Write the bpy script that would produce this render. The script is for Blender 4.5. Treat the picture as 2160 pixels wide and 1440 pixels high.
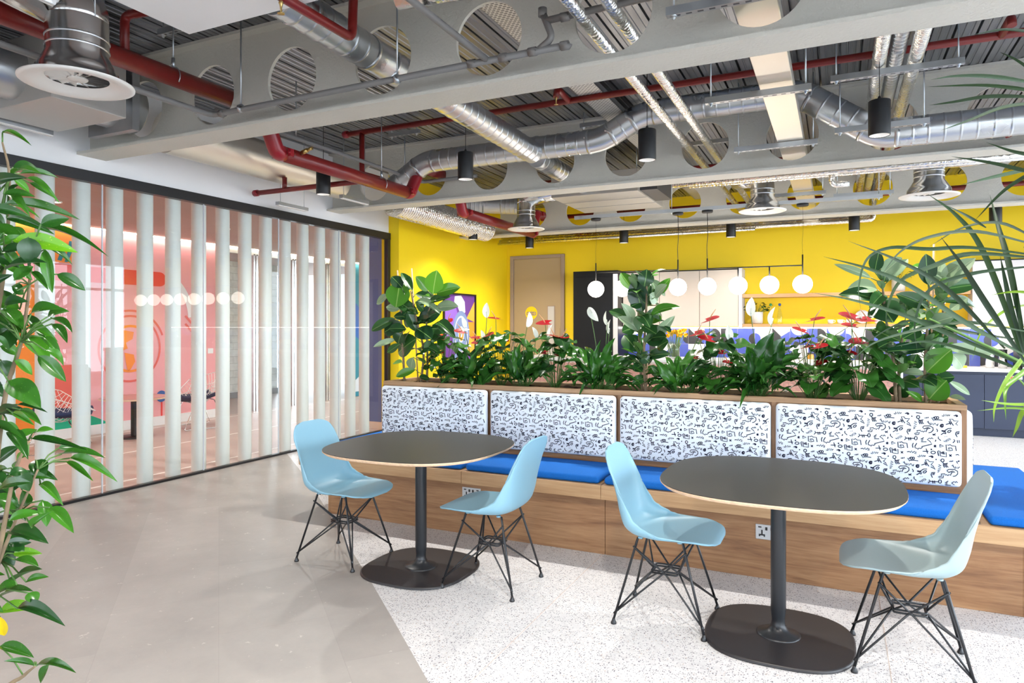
import bpy, math, random
from mathutils import Vector, Matrix, noise
R = random.Random(7)
PI = math.pi
sc = bpy.context.scene
col = sc.collection
for o in list(bpy.data.objects): bpy.data.objects.remove(o)

# ------------------------------------------------------------------ camera
YAW = math.radians(25.5); CAMH = 1.45; FPX = 1440.0; HOR = 688.0
cd = bpy.data.cameras.new('camera'); cam = bpy.data.objects.new('camera', cd); col.objects.link(cam)
cam.location = (0, 0, CAMH); cam.rotation_euler = (PI/2, 0, YAW)
cd.sensor_width = 36; cd.lens = 36*FPX/2160; cd.shift_y = (HOR-720)/2160
cd.clip_start = 0.05; cd.clip_end = 200
sc.camera = cam
_F = Vector((-math.sin(YAW), math.cos(YAW), 0)); _R = Vector((math.cos(YAW), math.sin(YAW), 0)); _U = Vector((0, 0, 1)); _C = Vector((0, 0, CAMH))
def ray(x, y): return _F + _R*((x-1080)/FPX) + _U*((HOR-y)/FPX)
def atd(x, y, d): return _C + ray(x, y)*d           # pixel + depth
def aty(x, y, Y): r = ray(x, y); return _C + r*(Y/r.y)
def atx(x, y, X): r = ray(x, y); return _C + r*(X/r.x)
def atz(x, y, Z): r = ray(x, y); return _C + r*((Z-CAMH)/r.z)

# ------------------------------------------------------------------ world, exposure
w = bpy.data.worlds.new('sky'); sc.world = w; w.use_nodes = True
bg = w.node_tree.nodes['Background']; bg.inputs[0].default_value = (0.80, 0.90, 1.0, 1); bg.inputs[1].default_value = 10
vs = sc.view_settings
vs.view_transform = 'Standard'; vs.look = 'None'; vs.gamma = 1; vs.use_curve_mapping = False; vs.exposure = 0.45
SPOT_W = 175; LEDS = 14; GLOBE = 11; ROOM_W = 85

# ------------------------------------------------------------------ materials
def srgb(h):
    if isinstance(h, str):
        c = [int(h[i:i+2], 16)/255 for i in (0, 2, 4)]
        return tuple((x/12.92 if x <= .04045 else ((x+.055)/1.055)**2.4) for x in c) + (1,)
    return tuple(h) + (1,) if len(h) == 3 else tuple(h)
def newmat(name):
    m = bpy.data.materials.new(name); m.use_nodes = True
    nt = m.node_tree; return m, nt, nt.nodes['Principled BSDF']
def mat(name, c, rough=.5, metal=0, spec=.5, emis=None, es=0, var=0, vscale=8, bump=0, bscale=60, coat=0, trans=0):
    m, nt, p = newmat(name)
    p.inputs['Base Color'].default_value = srgb(c); p.inputs['Roughness'].default_value = rough
    p.inputs['Metallic'].default_value = metal; p.inputs['Specular IOR Level'].default_value = spec
    if coat: p.inputs['Coat Weight'].default_value = coat; p.inputs['Coat Roughness'].default_value = .15
    if emis: p.inputs['Emission Color'].default_value = srgb(emis); p.inputs['Emission Strength'].default_value = es
    if var or bump:
        tc = nt.nodes.new('ShaderNodeTexCoord')
    if var:
        n = nt.nodes.new('ShaderNodeTexNoise'); n.inputs['Scale'].default_value = vscale; n.inputs['Detail'].default_value = 4
        nt.links.new(tc.outputs['Object'], n.inputs['Vector'])
        mp = nt.nodes.new('ShaderNodeMapRange'); mp.inputs['From Min'].default_value = .3; mp.inputs['From Max'].default_value = .7
        mp.inputs['To Min'].default_value = 1-var; mp.inputs['To Max'].default_value = 1+var
        nt.links.new(n.outputs['Fac'], mp.inputs['Value'])
        hs = nt.nodes.new('ShaderNodeHueSaturation'); hs.inputs['Color'].default_value = srgb(c)
        nt.links.new(mp.outputs[0], hs.inputs['Value']); nt.links.new(hs.outputs[0], p.inputs['Base Color'])
    if bump:
        n2 = nt.nodes.new('ShaderNodeTexNoise'); n2.inputs['Scale'].default_value = bscale; n2.inputs['Detail'].default_value = 3
        nt.links.new(tc.outputs['Object'], n2.inputs['Vector'])
        b = nt.nodes.new('ShaderNodeBump'); b.inputs['Strength'].default_value = bump; b.inputs['Distance'].default_value = .01
        nt.links.new(n2.outputs['Fac'], b.inputs['Height']); nt.links.new(b.outputs[0], p.inputs['Normal'])
    return m
def ramp(nt, stops, interp='LINEAR'):
    r = nt.nodes.new('ShaderNodeValToRGB'); r.color_ramp.interpolation = interp
    e = r.color_ramp.elements
    while len(e) < len(stops): e.new(.5)
    for k, (pos, c) in zip(e, stops): k.position = pos; k.color = srgb(c)
    return r
def woodmat(name, c1, c2, c3, rough=.45, axis='X', sc_=1.0):
    m, nt, p = newmat(name); L = nt.links.new
    tc = nt.nodes.new('ShaderNodeTexCoord'); mp = nt.nodes.new('ShaderNodeMapping')
    s = {'X': (.55, 9, 9), 'Y': (9, .55, 9), 'Z': (9, 9, .55)}[axis]
    mp.inputs['Scale'].default_value = tuple(k*sc_ for k in s)
    L(tc.outputs['Object'], mp.inputs['Vector'])
    n = nt.nodes.new('ShaderNodeTexNoise'); n.inputs['Scale'].default_value = 1.6; n.inputs['Detail'].default_value = 6; n.inputs['Roughness'].default_value = .65; n.inputs['Distortion'].default_value = 1.2
    L(mp.outputs[0], n.inputs['Vector'])
    n2 = nt.nodes.new('ShaderNodeTexNoise'); n2.inputs['Scale'].default_value = 14; n2.inputs['Detail'].default_value = 3
    L(mp.outputs[0], n2.inputs['Vector'])
    ad = nt.nodes.new('ShaderNodeMath'); ad.operation = 'MULTIPLY_ADD'; ad.inputs[1].default_value = .35
    L(n2.outputs['Fac'], ad.inputs[0]); L(n.outputs['Fac'], ad.inputs[2])
    r = ramp(nt, [(.42, c1), (.66, c2), (.9, c3)]); L(ad.outputs[0], r.inputs[0]); L(r.outputs[0], p.inputs['Base Color'])
    p.inputs['Roughness'].default_value = rough
    return m
def metalmat(name, c, rough=.3, var=.25, scale=5, stretch=(1, 1, 1), bump=0, bscale=30):
    m, nt, p = newmat(name); L = nt.links.new
    p.inputs['Metallic'].default_value = 1; p.inputs['Base Color'].default_value = srgb(c)
    tc = nt.nodes.new('ShaderNodeTexCoord'); mp = nt.nodes.new('ShaderNodeMapping'); mp.inputs['Scale'].default_value = stretch
    L(tc.outputs['Object'], mp.inputs['Vector'])
    n = nt.nodes.new('ShaderNodeTexNoise'); n.inputs['Scale'].default_value = scale; n.inputs['Detail'].default_value = 5
    L(mp.outputs[0], n.inputs['Vector'])
    r = nt.nodes.new('ShaderNodeMapRange'); r.inputs['From Min'].default_value = .3; r.inputs['From Max'].default_value = .7
    r.inputs['To Min'].default_value = rough*(1-var); r.inputs['To Max'].default_value = rough*(1+var)
    L(n.outputs['Fac'], r.inputs['Value']); L(r.outputs[0], p.inputs['Roughness'])
    if bump:
        v = nt.nodes.new('ShaderNodeTexVoronoi'); v.inputs['Scale'].default_value = bscale
        L(tc.outputs['Object'], v.inputs['Vector'])
        b = nt.nodes.new('ShaderNodeBump'); b.inputs['Strength'].default_value = bump; b.inputs['Distance'].default_value = .01
        L(v.outputs['Distance'], b.inputs['Height']); L(b.outputs[0], p.inputs['Normal'])
    return m
def glassmat(name, tint=(.93, .98, .97), refl=1.0, rough=0.0):
    m = bpy.data.materials.new(name); m.use_nodes = True; nt = m.node_tree; nt.nodes.clear(); L = nt.links.new
    o = nt.nodes.new('ShaderNodeOutputMaterial'); mx = nt.nodes.new('ShaderNodeMixShader')
    t = nt.nodes.new('ShaderNodeBsdfTransparent'); t.inputs[0].default_value = srgb(tint)
    g = nt.nodes.new('ShaderNodeBsdfGlossy'); g.inputs['Roughness'].default_value = rough
    f = nt.nodes.new('ShaderNodeLayerWeight'); f.inputs['Blend'].default_value = .5
    pw = nt.nodes.new('ShaderNodeMath'); pw.operation = 'POWER'; pw.inputs[1].default_value = 5; L(f.outputs['Facing'], pw.inputs[0])
    k = nt.nodes.new('ShaderNodeMath'); k.operation = 'MULTIPLY_ADD'; k.inputs[1].default_value = .96*refl; k.inputs[2].default_value = .045*refl; k.use_clamp = True
    L(pw.outputs[0], k.inputs[0]); L(k.outputs[0], mx.inputs[0]); L(t.outputs[0], mx.inputs[1]); L(g.outputs[0], mx.inputs[2]); L(mx.outputs[0], o.inputs[0])
    return m
def leafmat(name, c1, c2, vein=None, rough=.3, spots=None, sub=.12, back=None):
    m, nt, p = newmat(name); L = nt.links.new
    oi = nt.nodes.new('ShaderNodeObjectInfo'); tc = nt.nodes.new('ShaderNodeTexCoord')
    r = ramp(nt, [(0, c1), (1, c2)]); L(oi.outputs['Random'], r.inputs[0]); cur = r.outputs[0]
    if vein:   # pale midrib along local y
        sx = nt.nodes.new('ShaderNodeSeparateXYZ'); L(tc.outputs['Object'], sx.inputs[0])
        ab = nt.nodes.new('ShaderNodeMath'); ab.operation = 'ABSOLUTE'; L(sx.outputs['X'], ab.inputs[0])
        lt = nt.nodes.new('ShaderNodeMath'); lt.operation = 'LESS_THAN'; lt.inputs[1].default_value = vein[1]; L(ab.outputs[0], lt.inputs[0])
        mx = nt.nodes.new('ShaderNodeMix'); mx.data_type = 'RGBA'; L(lt.outputs[0], mx.inputs['Factor']); L(cur, mx.inputs['A']); mx.inputs['B'].default_value = srgb(vein[0]); cur = mx.outputs['Result']
    if spots:
        v = nt.nodes.new('ShaderNodeTexVoronoi'); v.inputs['Scale'].default_value = spots[1]; L(tc.outputs['Object'], v.inputs['Vector'])
        lt = nt.nodes.new('ShaderNodeMath'); lt.operation = 'LESS_THAN'; lt.inputs[1].default_value = spots[2]; L(v.outputs['Distance'], lt.inputs[0])
        mx = nt.nodes.new('ShaderNodeMix'); mx.data_type = 'RGBA'; L(lt.outputs[0], mx.inputs['Factor']); L(cur, mx.inputs['A']); mx.inputs['B'].default_value = srgb(spots[0]); cur = mx.outputs['Result']
    if back:
        ge = nt.nodes.new('ShaderNodeNewGeometry')
        mx = nt.nodes.new('ShaderNodeMix'); mx.data_type = 'RGBA'; L(ge.outputs['Backfacing'], mx.inputs['Factor']); L(cur, mx.inputs['A']); mx.inputs['B'].default_value = srgb(back); cur = mx.outputs['Result']
    L(cur, p.inputs['Base Color']); p.inputs['Roughness'].default_value = rough
    if sub:
        # light passing through the blade
        tr = nt.nodes.new('ShaderNodeBsdfTranslucent'); L(cur, tr.inputs['Color'])
        ms = nt.nodes.new('ShaderNodeMixShader'); ms.inputs[0].default_value = sub
        out = nt.nodes['Material Output']; L(p.outputs[0], ms.inputs[1]); L(tr.outputs[0], ms.inputs[2]); L(ms.outputs[0], out.inputs[0])
    return m

MT = {}
MT['white_wall'] = mat('white_wall', (.86, .86, .87), .6, var=.02, vscale=2)
MT['yellow'] = mat('yellow_wall', (.93, .66, .004), .55, var=.02, vscale=1.5)
MT['black'] = mat('black_metal', '17181C', .38)
MT['pend_black'] = mat('pendant_black', '131417', .45)
MT['beam'] = mat('beam_paint', (.62, .60, .54), .65, var=.05, vscale=1.3, bump=.5, bscale=55)
MT['galv'] = metalmat('galvanised', (.60, .62, .64), .31, .2, 4)
MT['galv_dull'] = metalmat('galvanised_dull', (.45, .46, .48), .42, .3, 9)
MT['deck'] = metalmat('deck_steel', (.30, .31, .33), .42, .3, 3, (6, .6, 1))
MT['foil'] = metalmat('foil', (.86, .85, .82), .22, .4, 14, (1, 1, 1), .35, 45)
MT['strut'] = metalmat('strut', (.5, .52, .54), .4, .3, 10)
MT['rod'] = metalmat('rod', (.55, .6, .64), .35, .2, 20)
MT['red'] = mat('pipe_red', (.20, .012, .010), .32, var=.08, vscale=6)
MT['red2'] = mat('coupling_red', (.28, .010, .018), .3)
MT['greypipe'] = mat('grey_pipe', (.19, .18, .175), .42)
MT['unit'] = mat('unit_metal', (.52, .5, .47), .42, .35)
MT['unit_dark'] = mat('unit_dark', (.10, .10, .115), .4, .6)
MT['brass'] = mat('brass', (.6, .42, .16), .3, 1)
MT['cable'] = mat('cable', '141414', .6)
MT['blue_valve'] = mat('valve_blue', (.01, .05, .45), .4)
MT['cream_duct'] = metalmat('cream_duct', (.78, .74, .66), .4, .06, 2)
MT['diff_white'] = mat('diffuser_white', (.78, .76, .73), .4)
MT['oak'] = woodmat('oak', (.23, .125, .058), (.36, .21, .105), (.47, .30, .165), .45)
MT['oak_pale'] = woodmat('oak_pale', (.36, .20, .092), (.46, .275, .135), (.55, .36, .195), .45)
MT['walnut'] = woodmat('walnut', (.15, .064, .026), (.27, .133, .058), (.38, .21, .10), .45)
MT['walnut_z'] = woodmat('walnut_z', (.15, .064, .026), (.27, .133, .058), (.38, .21, .10), .45, 'Z')
MT['shelf_oak'] = woodmat('shelf_oak', (.45, .24, .10), (.55, .31, .14), (.62, .38, .19), .5)
MT['blue_fabric'] = mat('blue_fabric', (.008, .125, .47), .85, spec=.2, var=.12, vscale=260, bump=.3, bscale=500)
MT['white_fabric'] = mat('white_fabric', (.80, .84, .87), .85, spec=.15, bump=.15, bscale=600)
MT['ink'] = mat('ink', (.012, .012, .03), .8, spec=.1)
MT['soil'] = mat('soil', (.025, .014, .009), .95, spec=.1, var=.5, vscale=40, bump=1, bscale=70)
MT['table_top'] = mat('table_top', (.030, .028, .025), .38, spec=.3, var=.06, vscale=90)
MT['ply'] = mat('ply_edge', (.72, .50, .33), .5, var=.15, vscale=50)
MT['table_metal'] = mat('table_metal', (.014, .016, .02), .34)
MT['base_plate'] = mat('base_plate', (.016, .014, .016), .42)
MT['chair_blue'] = mat('chair_blue', (.23, .43, .54), .42)
MT['chair_grey'] = mat('chair_pale_grey', (.31, .41, .43), .42)
MT['wire'] = mat('wire_black', (.012, .013, .016), .35)
MT['glass'] = glassmat('partition_glass', (.93, .965, .96), .85)
MT['glass_edge'] = mat('glass_edge', (.55, .6, .66), .2, spec=.8)
MT['fin'] = mat('fin_white', (.70, .70, .67), .55)
MT['led'] = mat('led', 'FFFFFF', emis=(1, .86, .72), es=LEDS*1.5)
MT['led_cool'] = mat('led_cool', 'FFFFFF', emis=(1, .97, .95), es=LEDS)
MT['globe'] = mat('globe', 'FFFFFF', .3, emis=(1, .90, .76), es=GLOBE)
MT['lamp_face'] = mat('lamp_face', 'FFFFFF', .3, emis=(1, .97, .93), es=5)
MT['steel'] = metalmat('steel', (.72, .72, .72), .18, .2, 10)
MT['socket'] = mat('socket_plate', (.55, .56, .57), .3, .4)
MT['plastic_black'] = mat('plastic_black', (.01, .01, .012), .35)

# ------------------------------------------------------------------ mesh builder
class MB:
    def __init__(s): s.v = []; s.f = []; s.m = []; s.s = []
    def add(s, vs_, fs, mi=0, sm=False):
        b = len(s.v); s.v += [tuple(p) for p in vs_]
        for f in fs: s.f.append(tuple(b+i for i in f)); s.m.append(mi); s.s.append(sm)
        return s
    def box(s, x0, x1, y0, y1, z0, z1, mi=0):
        return s.add([(x0,y0,z0),(x1,y0,z0),(x1,y1,z0),(x0,y1,z0),(x0,y0,z1),(x1,y0,z1),(x1,y1,z1),(x0,y1,z1)],
                     [(0,3,2,1),(4,5,6,7),(0,1,5,4),(1,2,6,5),(2,3,7,6),(3,0,4,7)], mi)
    def quad(s, a, b, c, d, mi=0): return s.add([a, b, c, d], [(0, 1, 2, 3)], mi)
    def poly(s, pts, mi=0): return s.add(pts, [tuple(range(len(pts)))], mi)
    def bar(s, p0, p1, w_, h_, up=(0, 0, 1), mi=0):
        p0 = Vector(p0); p1 = Vector(p1); d = (p1-p0).normalized(); u = Vector(up)
        a = d.cross(u)
        if a.length < 1e-4: a = d.cross(Vector((1, 0, 0)))
        a.normalize(); b = a.cross(d).normalized(); a *= w_/2; b *= h_/2
        v = [p0-a-b, p0+a-b, p0+a+b, p0-a+b, p1-a-b, p1+a-b, p1+a+b, p1-a+b]
        return s.add(v, [(0,1,2,3),(7,6,5,4),(0,4,5,1),(1,5,6,2),(2,6,7,3),(3,7,4,0)], mi)
    def tube(s, pts, r, n=10, caps=True, mi=0, sm=True):
        pts = [Vector(p) for p in pts]; N = len(pts)
        rs = r if isinstance(r, (list, tuple)) else [r]*N
        t = []
        for i in range(N):
            d = (pts[min(i+1, N-1)]-pts[max(i-1, 0)])
            t.append(d.normalized() if d.length > 1e-9 else Vector((0, 0, 1)))
        a = t[0].cross(Vector((0, 0, 1)))
        if a.length < 1e-3: a = t[0].cross(Vector((1, 0, 0)))
        a.normalize(); vv = []
        for i in range(N):
            a = (a - t[i]*a.dot(t[i])); a.normalize(); b = t[i].cross(a)
            vv += [pts[i]+(a*math.cos(2*PI*k/n)+b*math.sin(2*PI*k/n))*rs[i] for k in range(n)]
        fs = [(i*n+k, i*n+(k+1) % n, (i+1)*n+(k+1) % n, (i+1)*n+k) for i in range(N-1) for k in range(n)]
        s.add(vv, fs, mi, sm)
        if caps:
            b0 = len(s.v)-N*n
            s.f.append(tuple(b0+k for k in reversed(range(n)))); s.m.append(mi); s.s.append(False)
            s.f.append(tuple(b0+(N-1)*n+k for k in range(n))); s.m.append(mi); s.s.append(False)
        return s
    def cyl(s, p0, p1, r, n=16, caps=True, mi=0): return s.tube([p0, p1], r, n, caps, mi)
    def lathe(s, prof, n=24, o=(0, 0, 0), mi=0, sm=True):
        vv = [(o[0]+r*math.cos(2*PI*k/n), o[1]+r*math.sin(2*PI*k/n), o[2]+z) for r, z in prof for k in range(n)]
        fs = [(i*n+k, i*n+(k+1) % n, (i+1)*n+(k+1) % n, (i+1)*n+k) for i in range(len(prof)-1) for k in range(n)]
        return s.add(vv, fs, mi, sm)
    def disc(s, c, r, n=24, mi=0, up=True):
        vv = [(c[0]+r*math.cos(2*PI*k/n), c[1]+r*math.sin(2*PI*k/n), c[2]) for k in range(n)]
        return s.add(vv, [tuple(range(n)) if up else tuple(reversed(range(n)))], mi)
    def sphere(s, c, r, n=20, k=12, mi=0, sq=1.0):
        prof = [(max(r*math.sin(PI*i/k), 1e-5), -r*sq*math.cos(PI*i/k)) for i in range(k+1)]
        return s.lathe(prof, n, c, mi)
    def prism(s, poly, z0, z1, fn=lambda u, v, z: (u, v, z), mi=0, mi_side=None, mi_top=None):
        n = len(poly); vv = [fn(u, v, z0) for u, v in poly]+[fn(u, v, z1) for u, v in poly]
        b = len(s.v); s.v += [tuple(p) for p in vv]
        s.f.append(tuple(b+i for i in reversed(range(n)))); s.m.append(mi); s.s.append(False)
        s.f.append(tuple(b+n+i for i in range(n))); s.m.append(mi if mi_top is None else mi_top); s.s.append(False)
        for i in range(n):
            j = (i+1) % n
            s.f.append((b+i, b+j, b+n+j, b+n+i)); s.m.append(mi if mi_side is None else mi_side); s.s.append(False)
        return s
    def grid(s, fn, nu, nv, mi=0, sm=True):
        vv = [fn(i/nu, j/nv) for j in range(nv+1) for i in range(nu+1)]
        fs = [(j*(nu+1)+i, j*(nu+1)+i+1, (j+1)*(nu+1)+i+1, (j+1)*(nu+1)+i) for j in range(nv) for i in range(nu)]
        return s.add(vv, fs, mi, sm)
    def mesh(s, name, mats):
        me = bpy.data.meshes.new(name); me.from_pydata(s.v, [], s.f)
        for m in (mats if isinstance(mats, (list, tuple)) else [mats]): me.materials.append(MT[m] if isinstance(m, str) else m)
        me.polygons.foreach_set('material_index', s.m); me.polygons.foreach_set('use_smooth', s.s); me.update()
        return me
    def obj(s, name, mats, parent=None, bevel=0, seg=2, sub=0, solid=0):
        o = mkobj(name, s.mesh(name, mats), parent)
        if solid: md = o.modifiers.new('solid', 'SOLIDIFY'); md.thickness = solid; md.offset = 0
        if bevel: md = o.modifiers.new('bevel', 'BEVEL'); md.width = bevel; md.segments = seg; md.limit_method = 'ANGLE'; md.angle_limit = .6
        if sub: md = o.modifiers.new('sub', 'SUBSURF'); md.levels = sub; md.render_levels = sub
        return o
def mkobj(name, me, parent=None):
    o = bpy.data.objects.new(name, me); col.objects.link(o)
    if parent is not None:
        o.parent = parent
        if parent.parent is None and not parent.get('_local'): o.location = -parent.location
    return o
def tag(o, label, cat=None, group=None, kind=None):
    o['label'] = label
    if cat: o['category'] = cat
    if group: o['group'] = group
    if kind: o['kind'] = kind
    return o
def thing(name, label, cat, loc=(0, 0, 0), rz=0, group=None, local=False, kind=None):
    """Empty at the base of a thing. local=True: parts are given in the thing's own frame, else in world coordinates."""
    o = bpy.data.objects.new(name, None); col.objects.link(o); o.empty_display_size = .1
    o.location = loc; o.rotation_euler = (0, 0, rz)
    if local: o['_local'] = 1
    return tag(o, label, cat, group, kind)
def copy_tree(src, loc, rz, label, group=None, parent=None):
    c = src.copy(); col.objects.link(c); c.parent = parent
    if parent is None:
        c.location = loc; c.rotation_euler = (0, 0, rz); c['label'] = label
        if group: c['group'] = group
    for ch in list(src.children): copy_tree(ch, None, None, None, None, c)
    return c
def struct(o, label, cat='wall'): return tag(o, label, cat, kind='structure')
def smoothpath(pts, k=6):
    """Catmull-Rom through the points"""
    P = [Vector(p) for p in pts]; out = []
    P = [P[0]*2-P[1]]+P+[P[-1]*2-P[-2]]
    for i in range(1, len(P)-2):
        for j in range(k):
            t = j/k; a, b, c, d = P[i-1], P[i], P[i+1], P[i+2]
            out.append(.5*((2*b)+(c-a)*t+(2*a-5*b+4*c-d)*t*t+(3*b-a-3*c+d)*t**3))
    out.append(P[-2]); return out
def bend(pts, r=.08, k=5):
    """polyline with rounded corners"""
    P = [Vector(p) for p in pts]; out = [P[0]]
    for i in range(1, len(P)-1):
        a = (P[i-1]-P[i]); b = (P[i+1]-P[i]); q = min(r, a.length*.49, b.length*.49)
        p0 = P[i]+a.normalized()*q; p1 = P[i]+b.normalized()*q
        for j in range(k+1):
            t = j/k; out.append(p0*(1-t)**2+P[i]*2*t*(1-t)+p1*t*t)
    out.append(P[-1]); return out
# ------------------------------------------------------------------ structure
def floor_mats():
    m, nt, p = newmat('vinyl_floor'); L = nt.links.new
    tc = nt.nodes.new('ShaderNodeTexCoord')
    br = nt.nodes.new('ShaderNodeTexBrick'); br.inputs['Scale'].default_value = 1; br.inputs['Mortar Size'].default_value = .0015
    br.inputs['Brick Width'].default_value = 1.0; br.inputs['Row Height'].default_value = .5; br.offset = .5
    br.inputs['Color1'].default_value = srgb((.33, .305, .285)); br.inputs['Color2'].default_value = srgb((.365, .34, .318)); br.inputs['Mortar'].default_value = srgb((.32, .297, .277))
    rt = nt.nodes.new('ShaderNodeMapping'); rt.inputs['Rotation'].default_value = (0, 0, .72)
    L(tc.outputs['Object'], rt.inputs['Vector']); L(rt.outputs[0], br.inputs['Vector'])
    n = nt.nodes.new('ShaderNodeTexNoise'); n.inputs['Scale'].default_value = 2.2; n.inputs['Detail'].default_value = 8; n.inputs['Roughness'].default_value = .7
    L(rt.outputs[0], n.inputs['Vector'])
    hs = nt.nodes.new('ShaderNodeHueSaturation'); mp = nt.nodes.new('ShaderNodeMapRange'); mp.inputs['From Min'].default_value = .25; mp.inputs['From Max'].default_value = .75; mp.inputs['To Min'].default_value = .86; mp.inputs['To Max'].default_value = 1.12
    L(n.outputs['Fac'], mp.inputs['Value']); L(mp.outputs[0], hs.inputs['Value']); L(br.outputs['Color'], hs.inputs['Color'])
    # pale flecks
    n3 = nt.nodes.new('ShaderNodeTexNoise'); n3.inputs['Scale'].default_value = 13; n3.inputs['Detail'].default_value = 7; n3.inputs['Roughness'].default_value = .75
    L(rt.outputs[0], n3.inputs['Vector'])
    fr = ramp(nt, [(.625, (0, 0, 0)), (.655, (1, 1, 1))]); L(n3.outputs['Fac'], fr.inputs[0])
    k = nt.nodes.new('ShaderNodeMath'); k.operation = 'MULTIPLY'; k.inputs[1].default_value = .65; L(fr.outputs[0], k.inputs[0])
    mx = nt.nodes.new('ShaderNodeMix'); mx.data_type = 'RGBA'; L(k.outputs[0], mx.inputs['Factor']); L(hs.outputs[0], mx.inputs['A']); mx.inputs['B'].default_value = srgb((.62, .60, .55))
    L(mx.outputs['Result'], p.inputs['Base Color']); p.inputs['Roughness'].default_value = .42
    MT['vinyl'] = m
    m, nt, p = newmat('terrazzo'); L = nt.links.new
    tc = nt.nodes.new('ShaderNodeTexCoord')
    base = (.72, .70, .69); cur = None
    n = nt.nodes.new('ShaderNodeTexNoise'); n.inputs['Scale'].default_value = 40; L(tc.outputs['Object'], n.inputs['Vector'])
    r0 = ramp(nt, [(.3, (.60, .59, .595)), (.7, (.69, .68, .685))]); L(n.outputs['Fac'], r0.inputs[0]); cur = r0.outputs[0]
    for i, (s_, th, pick, c) in enumerate([(85, .30, .26, (.16, .15, .18)), (120, .30, .30, (.09, .085, .11)), (70, .24, .2, (.50, .40, .34)), (150, .30, .26, (.18, .17, .20))]):
        mp = nt.nodes.new('ShaderNodeMapping'); mp.inputs['Location'].default_value = (i*3.7, i*1.3, 0); mp.inputs['Scale'].default_value = (1, 1, 0)
        L(tc.outputs['Object'], mp.inputs['Vector'])
        v = nt.nodes.new('ShaderNodeTexVoronoi'); v.inputs['Scale'].default_value = s_; L(mp.outputs[0], v.inputs['Vector'])
        a = nt.nodes.new('ShaderNodeMath'); a.operation = 'LESS_THAN'; a.inputs[1].default_value = th; L(v.outputs['Distance'], a.inputs[0])
        sx = nt.nodes.new('ShaderNodeSeparateColor'); L(v.outputs['Color'], sx.inputs[0])
        b = nt.nodes.new('ShaderNodeMath'); b.operation = 'LESS_THAN'; b.inputs[1].default_value = pick; L(sx.outputs[0], b.inputs[0])
        k = nt.nodes.new('ShaderNodeMath'); k.operation = 'MULTIPLY'; L(a.outputs[0], k.inputs[0]); L(b.outputs[0], k.inputs[1])
        mx = nt.nodes.new('ShaderNodeMix'); mx.data_type = 'RGBA'; L(k.outputs[0], mx.inputs['Factor']); L(cur, mx.inputs['A']); mx.inputs['B'].default_value = srgb(c); cur = mx.outputs['Result']
    L(cur, p.inputs['Base Color']); p.inputs['Roughness'].default_value = .38
    MT['terrazzo'] = m
floor_mats()
MT['edge_strip'] = mat('terrazzo_border', (.74, .71, .66), .45, var=.03, vscale=60)
XG, YB, XY, XR, YF = -5.68, 11.35, -5.51, 4.8, -4.2
# terrazzo island edge measured on the floor
TE = [(-5.68, 5.93), (-5.23, 5.566), (-4.727, 5.16), (-3.824, 4.395), (-3.121, 3.781), (-2.389, 3.153), (-1.904, 2.723), (-1.5, 2.361), (1.6, -.4), (XR, -3.2)]
ve = [(x, y, 0) for x, y in TE]
fl = MB().poly([(XG, YF, 0), (XR, YF, 0)] + [tuple(p) for p in reversed(ve)]).obj('floor', 'vinyl')
struct(fl, 'grey beige stone look vinyl floor with pale flecks', 'floor')
tz = MB().poly(ve + [(XR, YB+.6, 0), (XG, YB+.6, 0)]).obj('floor_terrazzo', 'terrazzo'); struct(tz, 'white terrazzo floor with dark chips around the planter bench', 'floor')
# pale border strip beside the bench end and fine copper joint lines in the terrazzo
jl = MB()
for xx in (-2.9, -1.35, .2, 1.75): jl.box(xx-.0009, xx+.0009, 2.0 if xx > -1.6 else 3.8, 4.16, .0002, .0012)
MT['copper'] = mat('joint_line', (.62, .48, .40), .5)
jl.obj('joint_strip', 'copper', tz)
sub = MB().box(-13, XR+.3, YF-.3, 14.5, -.25, -.012).obj('floor_slab', 'galv_dull'); struct(sub, 'concrete slab under the floor finishes', 'floor')

# walls
wl = MB().box(XG-.12, XG, YF, 7.894, 2.75, 3.66).obj('wall_left', 'white_wall'); struct(wl, 'white painted wall band above the glass partition')
wy = MB().box(XG-.12, XY, 7.894, YB+.1, 0, 3.66).obj('wall_yellow_side', 'yellow'); struct(wy, 'yellow painted side wall with framed poster beside the partition')
wb = MB().box(XG-.12, XR+.1, YB, YB+.12, 0, 3.66).obj('wall_back', 'yellow'); struct(wb, 'yellow painted kitchen back wall')
# window walls to the right of and behind the camera
def window_wall(name, label, axis, pos, a0, a1, sill=.35, head=2.95, pitch=1.75, pier=.3):
    m = MB(); t = .22
    def bx(u0, u1, z0, z1):
        if axis == 'x': m.box(pos, pos+t, u0, u1, z0, z1)
        else: m.box(u0, u1, pos-t, pos, z0, z1)
    bx(a0, a1, 0, sill); bx(a0, a1, head, 3.66)
    n = int(round((a1-a0)/pitch)); p = (a1-a0)/n
    for i in range(n+1): bx(max(a0, a0+i*p-pier/2), min(a1, a0+i*p+pier/2), sill, head)
    o = m.obj(name, 'white_wall'); struct(o, label)
    fr = MB()
    for i in range(n):
        c = a0+(i+.5)*p; q = pos+t*.5 if axis == 'x' else pos-t*.5
        if axis == 'x': fr.box(q-.03, q+.03, c-.03, c+.03, sill, head)
        else: fr.box(c-.03, c+.03, q-.03, q+.03, sill, head)
        zz = 2.35
        if axis == 'x': fr.box(q-.03, q+.03, a0+i*p+pier/2, a0+(i+1)*p-pier/2, zz-.03, zz+.03)
        else: fr.box(a0+i*p+pier/2, a0+(i+1)*p-pier/2, q-.03, q+.03, zz-.03, zz+.03)
    fr.obj('window_frame', 'white_wall', o)
window_wall('wall_right', 'white window wall to the right of the terrazzo floor', 'x', XR, YF, YB+.6)
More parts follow.
